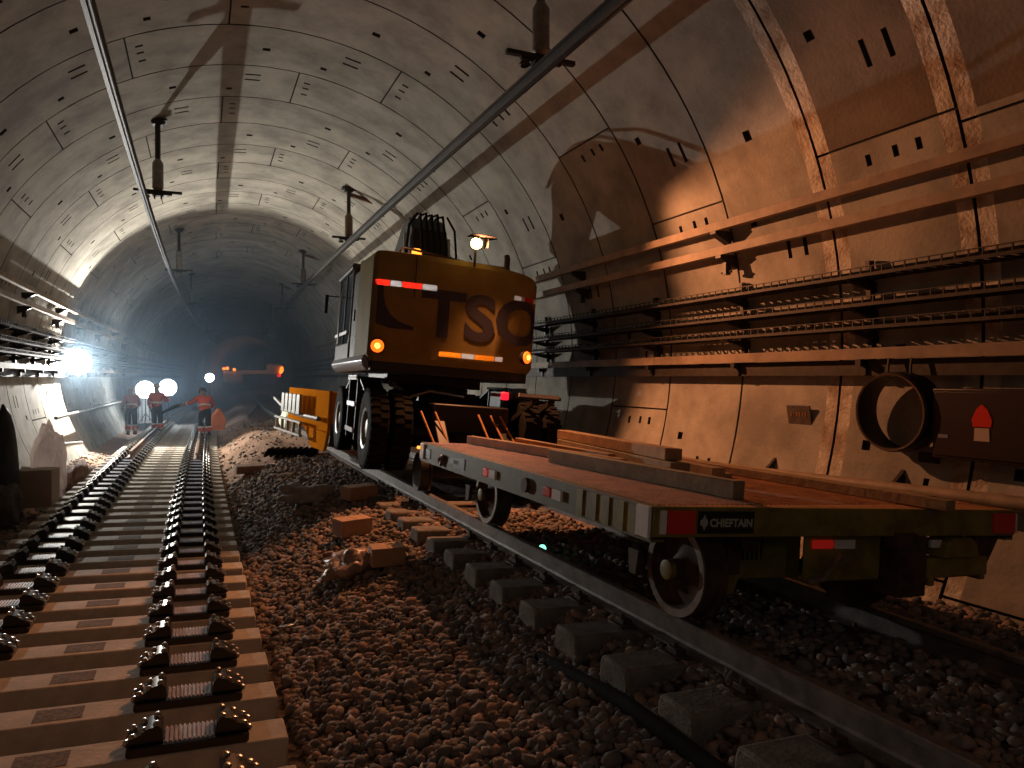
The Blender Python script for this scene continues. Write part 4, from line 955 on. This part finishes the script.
# ------------------------------------------------------------------ beside the far wall of the new track
t = thing('cardboard_carton', 'tall cardboard carton standing beside the new track under the plastic sheet', 'box', None, place(-2.36, 13.95, .0, 0, R_(-6)))
mb = MB(); mb.box((0, 0, .3), (.56, .44, .60)); mb.build('carton_body', cardpale, t, bevel=.008)
mb = MB(); mb.bar((-.13, 0, .605), (-.28, 0, .64), .42, .008); mb.box((.11, 0, .604), (.32, .44, .008)); mb.build('flap', cardpale, t)
blob('plastic_sheet', 'bundle of crumpled white plastic sheeting behind the cardboard carton', 'plastic sheeting', place(-2.5, 15.9, -.12, 0, .2), (.27, .4, .82), plastic_clear, 12, .38, .5, 5)
blob('earth_heap', 'low reddish heap of waste beneath the plastic sheeting', 'heap', place(-2.22, 17.2, -.25, 0, 0), (.22, 1.3, .45), mat('red_earth', (.30, .18, .13), .9, var=.3, scale=4), 22, .5, .3)
blob('dark_tarpaulin', 'dark tarpaulin hump at the left edge against the floodlit wall', 'tarpaulin', place(-2.74, 13.55, -.08, 0, .1), (.22, .34, 1.08), tarp, 31, .12, .55, 4, .1)
blob('rubble_sack', 'dark sack slumped under the tarpaulin by the carton', 'sack', place(-2.62, 13.0, -.1, 0, .1), (.22, .3, .42), mat('sack_grey', (.10, .085, .075), .8, var=.4, scale=4), 33, .5, .4)
mb = MB(); mb.cyl(W(-2.75, 17.0, .72), W(-2.75, 21.5, .42), .045, seg=12); tag(mb.build('plastic_pipe', mat('white_pipe', (.7, .68, .66), .4)), 'white pipe poking out of the plastic sheeting', 'pipe')
mb = MB(); n, z = wall_pt(-1, -17, .25, 0); mb.tube([W(n, a, z) for a in (20.5, 24, 28, 32, 37)], .045, 10); tag(mb.build('water_main', galv), 'thin grey pipe running low along the shadowed wall behind the workers', 'pipe')
t = thing('site_screen', 'pale ribbed screen panel standing by the wall behind the workers', 'screen', None, place(-2.3, 34.6, -.1, 0, R_(8)))
mb = MB()
for i in range(8): mb.box((-.5 + i * .14, 0, 1.0), (.10, .05, 1.5))
mb.box((0, 0.03, 1.7), (1.2, .04, .06)); mb.box((0, .03, .3), (1.2, .04, .06)); mb.build('slats', mat('pale_screen', (.7, .7, .68), .6), t)
# orange bag by the stooping worker
blob('orange_sack', 'bright orange bulky sack on the ground beside the stooping worker', 'sack', place(.56, 31.5, .0, 0, 0), (.26, .25, .5), mat('sack_orange', (.95, .36, .05), .6), 41, .3, .6, 4)

# ------------------------------------------------------------------ workers
def skin_body(name, nodes, edges, radii, m, parent, sub=2, root=0):
    me = bpy.data.meshes.new(name); me.from_pydata([Vector(p) for p in nodes], edges, []); me.materials.append(m)
    o = bpy.data.objects.new(name, me); COL.objects.link(o); o.parent = parent
    md = o.modifiers.new('skin', 'SKIN'); md.use_smooth_shade = True
    for i, r in enumerate(radii):
        sv = me.skin_vertices[0].data[i]; sv.radius = (r, r) if not isinstance(r, tuple) else r; sv.use_root = (i == root)
    s = o.modifiers.new('sub', 'SUBSURF'); s.levels = sub; s.render_levels = sub
    return o
def worker(label, n, a, z, yaw, J, vest, helm, hold=None):
    """J: joint positions in metres, facing +y."""
    t = thing('person', label, 'person', 'track workers', place(n, a, z, 0, yaw)); V_ = {k: Vector(v) for k, v in J.items()}
    nodes, edges, rad = [], [], []
    def N(p, r, par=None):
        nodes.append(Vector(p)); rad.append(r); i = len(nodes) - 1
        if par is not None: edges.append((par, i))
        return i
    def mid(a_, b_, q=.5): return V_[a_].lerp(V_[b_], q)
    # body: one continuous surface
    pv = N(V_['pelvis'], .14); sp = N(mid('pelvis', 'chest'), .13, pv); ch = N(V_['chest'], .15, sp); nk = N(V_['neck'], .06, ch)
    hd = V_['head']; f = (hd - V_['neck']).normalized(); N_h = N(hd, .088, nk); N(hd + f * .09, .07, N_h)
    fw = V_.get('look', Vector((0, 1, 0))).normalized(); ns = N(hd + fw * .095 + f * -.01, .02, N_h)
    for s, S in ((-1, 'l'), (1, 'r')):
        h = N(V_[S + 'hip'], .095, pv); k = N(V_[S + 'knee'], .062, h); an = N(V_[S + 'ankle'], .045, k); N(V_[S + 'ankle'] + Vector((0, .16, -.05)), .04, an)
        sh = N(V_[S + 'sho'], .07, ch); el = N(V_[S + 'elb'], .047, sh); wr = N(V_[S + 'wri'], .032, el)
        d = (V_[S + 'wri'] - V_[S + 'elb']).normalized(); pm = N(V_[S + 'wri'] + d * .08, .034, wr)
        sd = d.cross(Vector((0, 1, 0.2))).normalized(); b = V_[S + 'wri'] + d * .09
        for q, ln in enumerate((.07, .085, .08, .06)):
            m1 = N(b + sd * (q - 1.5) * .021 + d * ln * .5, .009, pm); N(b + sd * (q - 1.5) * .019 + d * ln + Vector((0, .02, -.015)), .0085, m1)
        th = N(V_[S + 'wri'] + d * .03 + sd * -s * .035, .011, wr); N(V_[S + 'wri'] + d * .07 + sd * -s * .055, .0095, th)
        e_ = N(hd + Vector((s * .085, 0, 0)), .018, N_h)
    skin_body('body', nodes, edges, rad, skin_m, t)
    # jacket, trousers
    nd, ed, rd = [], [], []
    def Q(p, r, par=None):
        nd.append(Vector(p)); rd.append(r); i = len(nd) - 1
        if par is not None: ed.append((par, i))
        return i
    w0 = Q(V_['pelvis'] + Vector((0, 0, -.06)), (.185, .16)); w = Q(mid('pelvis', 'chest', .2), (.19, .155), w0); w2 = Q(mid('pelvis', 'chest', .55), (.19, .15), w); c = Q(V_['chest'], (.20, .15), w2); Q(mid('chest', 'neck', .8), .085, c)
    for S in 'lr':
        a1 = Q(V_[S + 'sho'], .095, c); a2 = Q(V_[S + 'elb'], .068, a1); Q(mid(S + 'elb', S + 'wri', .95), .052, a2)
    skin_body('jacket', nd, ed, rd, vest, t)
    nd, ed, rd = [], [], []
    w = Q(V_['pelvis'] + Vector((0, 0, .12)), (.165, .14)); p = Q(V_['pelvis'], (.17, .145), w)
    for S in 'lr':
        a1 = Q(V_[S + 'hip'], .125, p); a2 = Q(V_[S + 'knee'], .092, a1); a3 = Q(mid(S + 'knee', S + 'ankle', .9), .082, a2)
    skin_body('trousers', nd, ed, rd, worknavy, t)
    def band(p, d, r, wd, m, nm, sx=1.0):
        mb = MB(); d = Vector(d).normalized(); mb.lathe([(r, -wd), (r + .006, -wd * .8), (r + .006, wd * .8), (r, wd)], p, d, 20)
        return mb.build(nm, m, t)
    for S in 'lr':
        d = V_[S + 'ankle'] - V_[S + 'knee']
        band(mid(S + 'knee', S + 'ankle', .35), d, .098, .03, white_t, 'shin_band'); band(mid(S + 'knee', S + 'ankle', .55), d, .097, .09, hv_orange, 'shin_panel'); band(mid(S + 'knee', S + 'ankle', .78), d, .096, .03, white_t, 'shin_band')
        d = V_[S + 'wri'] - V_[S + 'elb']; band(mid(S + 'elb', S + 'wri', .4), d, .072, .03, white_t, 'sleeve_band')
        p = V_[S + 'ankle']; mb = MB(); mb.prism([(-.09, -.08), (.21, -.08), (.22, -.04), (.15, .0), (.06, .03), (.05, .14), (-.08, .14)], lambda q, dd: (p.x + dd, p.y + q[0], p.z + q[1]), -.052, .052); mb.build('boot', black, t, bevel=.02)
    d = V_['chest'] - V_['pelvis']
    mb = MB(); c0 = mid('pelvis', 'chest', .42); ang = math.atan2(d.y, d.z); RX = Matrix.Rotation(-ang, 3, 'X'); P = []
    for hgt in (-.035, .035):
        for k in range(24): q = 2 * math.pi * k / 24; P.append(c0 + RX @ Vector((.215 * math.cos(q), .172 * math.sin(q), hgt)))
    mb.add(P, [(k, (k + 1) % 24, 24 + (k + 1) % 24, 24 + k) for k in range(24)]); mb.build('waist_band', white_t, t)
    mb = MB(); up = f; mb.lathe([(.145, .0), (.132, .015), (.125, .05), (.10, .105), (.05, .14), (0, .148)], hd + up * .045, up, 24); mb.box(hd + fw * .15 + up * .05, (.15, .09, .012)); mb.build('helmet', helm, t)
    return t
STAND = dict(pelvis=(0, 0, .98), chest=(0, .02, 1.36), neck=(0, .02, 1.52), head=(0, .04, 1.66), lhip=(-.1, 0, .92), rhip=(.1, 0, .92), lknee=(-.11, .03, .50), rknee=(.12, .02, .50), lankle=(-.12, 0, .09), rankle=(.13, .02, .09),
             lsho=(-.2, .02, 1.43), rsho=(.2, .02, 1.43), lelb=(-.27, .02, 1.15), relb=(.28, .05, 1.16), lwri=(-.25, .15, .93), rwri=(.24, .25, 1.02))
worker('worker with hands low, standing nearest the wall in a faded orange jacket', -2.42, 30.3, -.03, R_(15), dict(STAND), hv_dull, helmet_w)
P2 = dict(STAND); P2.update(rwri=(.36, .22, 1.3), relb=(.36, .03, 1.18), lknee=(-.1, .08, .5), lankle=(-.1, .1, .09))
worker('worker in red-orange jacket standing on the new rail, in the middle of the three', -1.52, 29.6, .05, R_(-8), P2, hv_orange, helmet_w)
P3 = dict(pelvis=(0, -.03, .96), chest=(-.02, .13, 1.32), neck=(-.03, .20, 1.47), head=(-.05, .27, 1.59), lhip=(-.1, -.02, .90), rhip=(.1, -.02, .90), lknee=(-.12, .08, .5), rknee=(.12, .04, .5), lankle=(-.12, .02, .09), rankle=(.13, -.06, .09),
          lsho=(-.22, .13, 1.39), rsho=(.19, .16, 1.39), lelb=(-.46, .22, 1.22), relb=(.3, .2, 1.12), lwri=(-.66, .36, 1.16), rwri=(.2, .42, 1.0), look=(-.4, 1, -.2))
worker('worker in orange-red vest reaching out with a dark hose, beside the orange sack', .14, 27.6, .0, R_(4), P3, hv_orange, helmet_m)
mb = MB(); mb.tube([W(-.62, 28.05, 1.15), W(-.85, 28.2, 1.08), W(-1.1, 28.4, .95), W(-1.25, 28.5, .85)], [.05, .06, .055, .04], 10); tag(mb.build('blower_nozzle', black), 'dark nozzle held out by the reaching worker', 'hose')

# ------------------------------------------------------------------ far machine in the narrow bore
FM = place(3.2, 97, .9, 0, 0)
fx = thing('distant_machine', 'far pale track machine with amber beacons inside the narrow bore', 'machine', None, FM)
mb = MB(); mb.box((-3.6, 0, 1.35), (2.2, 2, 1.3)); mb.box((-.6, 0, 1.9), (4.6, 2, .5)); mb.build('machine_body', pinkm, fx, bevel=.1)
mb = MB(); mb.prism([(-1.1, -.2), (1.3, -.2), (1.3, 1.3), (.4, 2.0), (-.5, 1.6)], lambda p, d: (.6 + p[0], d, p[1]), -.6, .4); mb.build('machine_cab', bluem, fx, bevel=.08)
mb = MB(); mb.box((1.3, -.2, 2.3), (1.9, 1.6, 1.3)); mb.build('machine_cover', pinkm, fx, bevel=.25)
mb = MB(); mb.box((-1.2, 0, .2), (7, 3, .5)); mb.box((-4.6, -.4, .9), (.35, .3, 1.4)); mb.build('machine_base', darkmetal, fx)
for (x, z, r) in ((-4.6, 2.35, .2), (-4.2, 2.4, .22), (-3.4, 2.25, .2), (2.3, 2.35, .33), (2.1, 1.95, .25)):
    mb = MB(); mb.lathe([(0, -r), (r * .7, -r * .7), (r, 0), (r * .7, r * .7), (0, r)], (x, -1.2, z), (0, 0, 1), 14); mb.build('beacon', amber_core, fx)
mb = MB(); mb.box((1.9, -1.1, 1.5), (.4, .1, .3)); mb.build('red_lamp', red_on, fx)
lamp('distant_beacon_light', 'POINT', FM @ Vector((-1.0, -2.6, 3.0)), 22, (1, .6, .3), .3)
n, z = wall_pt(1, 3, .45, 0)
t = thing('signal_lamps', 'pair of small red signal lamps on the wall beyond the digger cab', 'signal', None, place(n - .2, 24.5, 2.55))
mb = MB(); mb.box((0, .05, .2), (.2, .1, .6)); mb.build('signal_case', black, t)
for zz in (.05, .35): mb = MB(); mb.lathe([(0, -.03), (.07, -.02), (.08, 0)], (0, 0, zz), (0, 1, 0), 12); mb.build('signal_lens', red_on, t)
blob('pale_bag', 'pale green-white bag by the rails just past the orange trolley', 'bag', place(2.55, 22.5, .62), (.3, .3, .45), mat('pale_green_bag', (.75, .8, .6), .6), 51, .3, .5)

# ------------------------------------------------------------------ smoke and welding haze hanging in the tunnel
mb = MB(); st = np.arange(21.5, 84, 3.0)
mb.sweep([(NC + 4.85 * math.cos(q), max(ZC + 4.85 * math.sin(q), -.6)) for q in np.linspace(0, 2 * math.pi, 33)[:-1]], [(lambda p, a=a: W(p[0], a, p[1])) for a in st])
hz = mb.build('haze', MATS['rubber']); hm = bpy.data.materials.new('haze_volume'); hm.use_nodes = True; nt = hm.node_tree; nt.nodes.clear()
out = nt.nodes.new('ShaderNodeOutputMaterial'); vsn = nt.nodes.new('ShaderNodeVolumeScatter'); vsn.inputs['Color'].default_value = (.55, .77, 1.0, 1); vsn.inputs['Density'].default_value = .015; vsn.inputs['Anisotropy'].default_value = .55
nt.links.new(vsn.outputs[0], out.inputs['Volume']); hz.data.materials.clear(); hz.data.materials.append(hm)
tag(hz, 'bluish smoke haze around the work lamps', 'haze', kind='stuff')
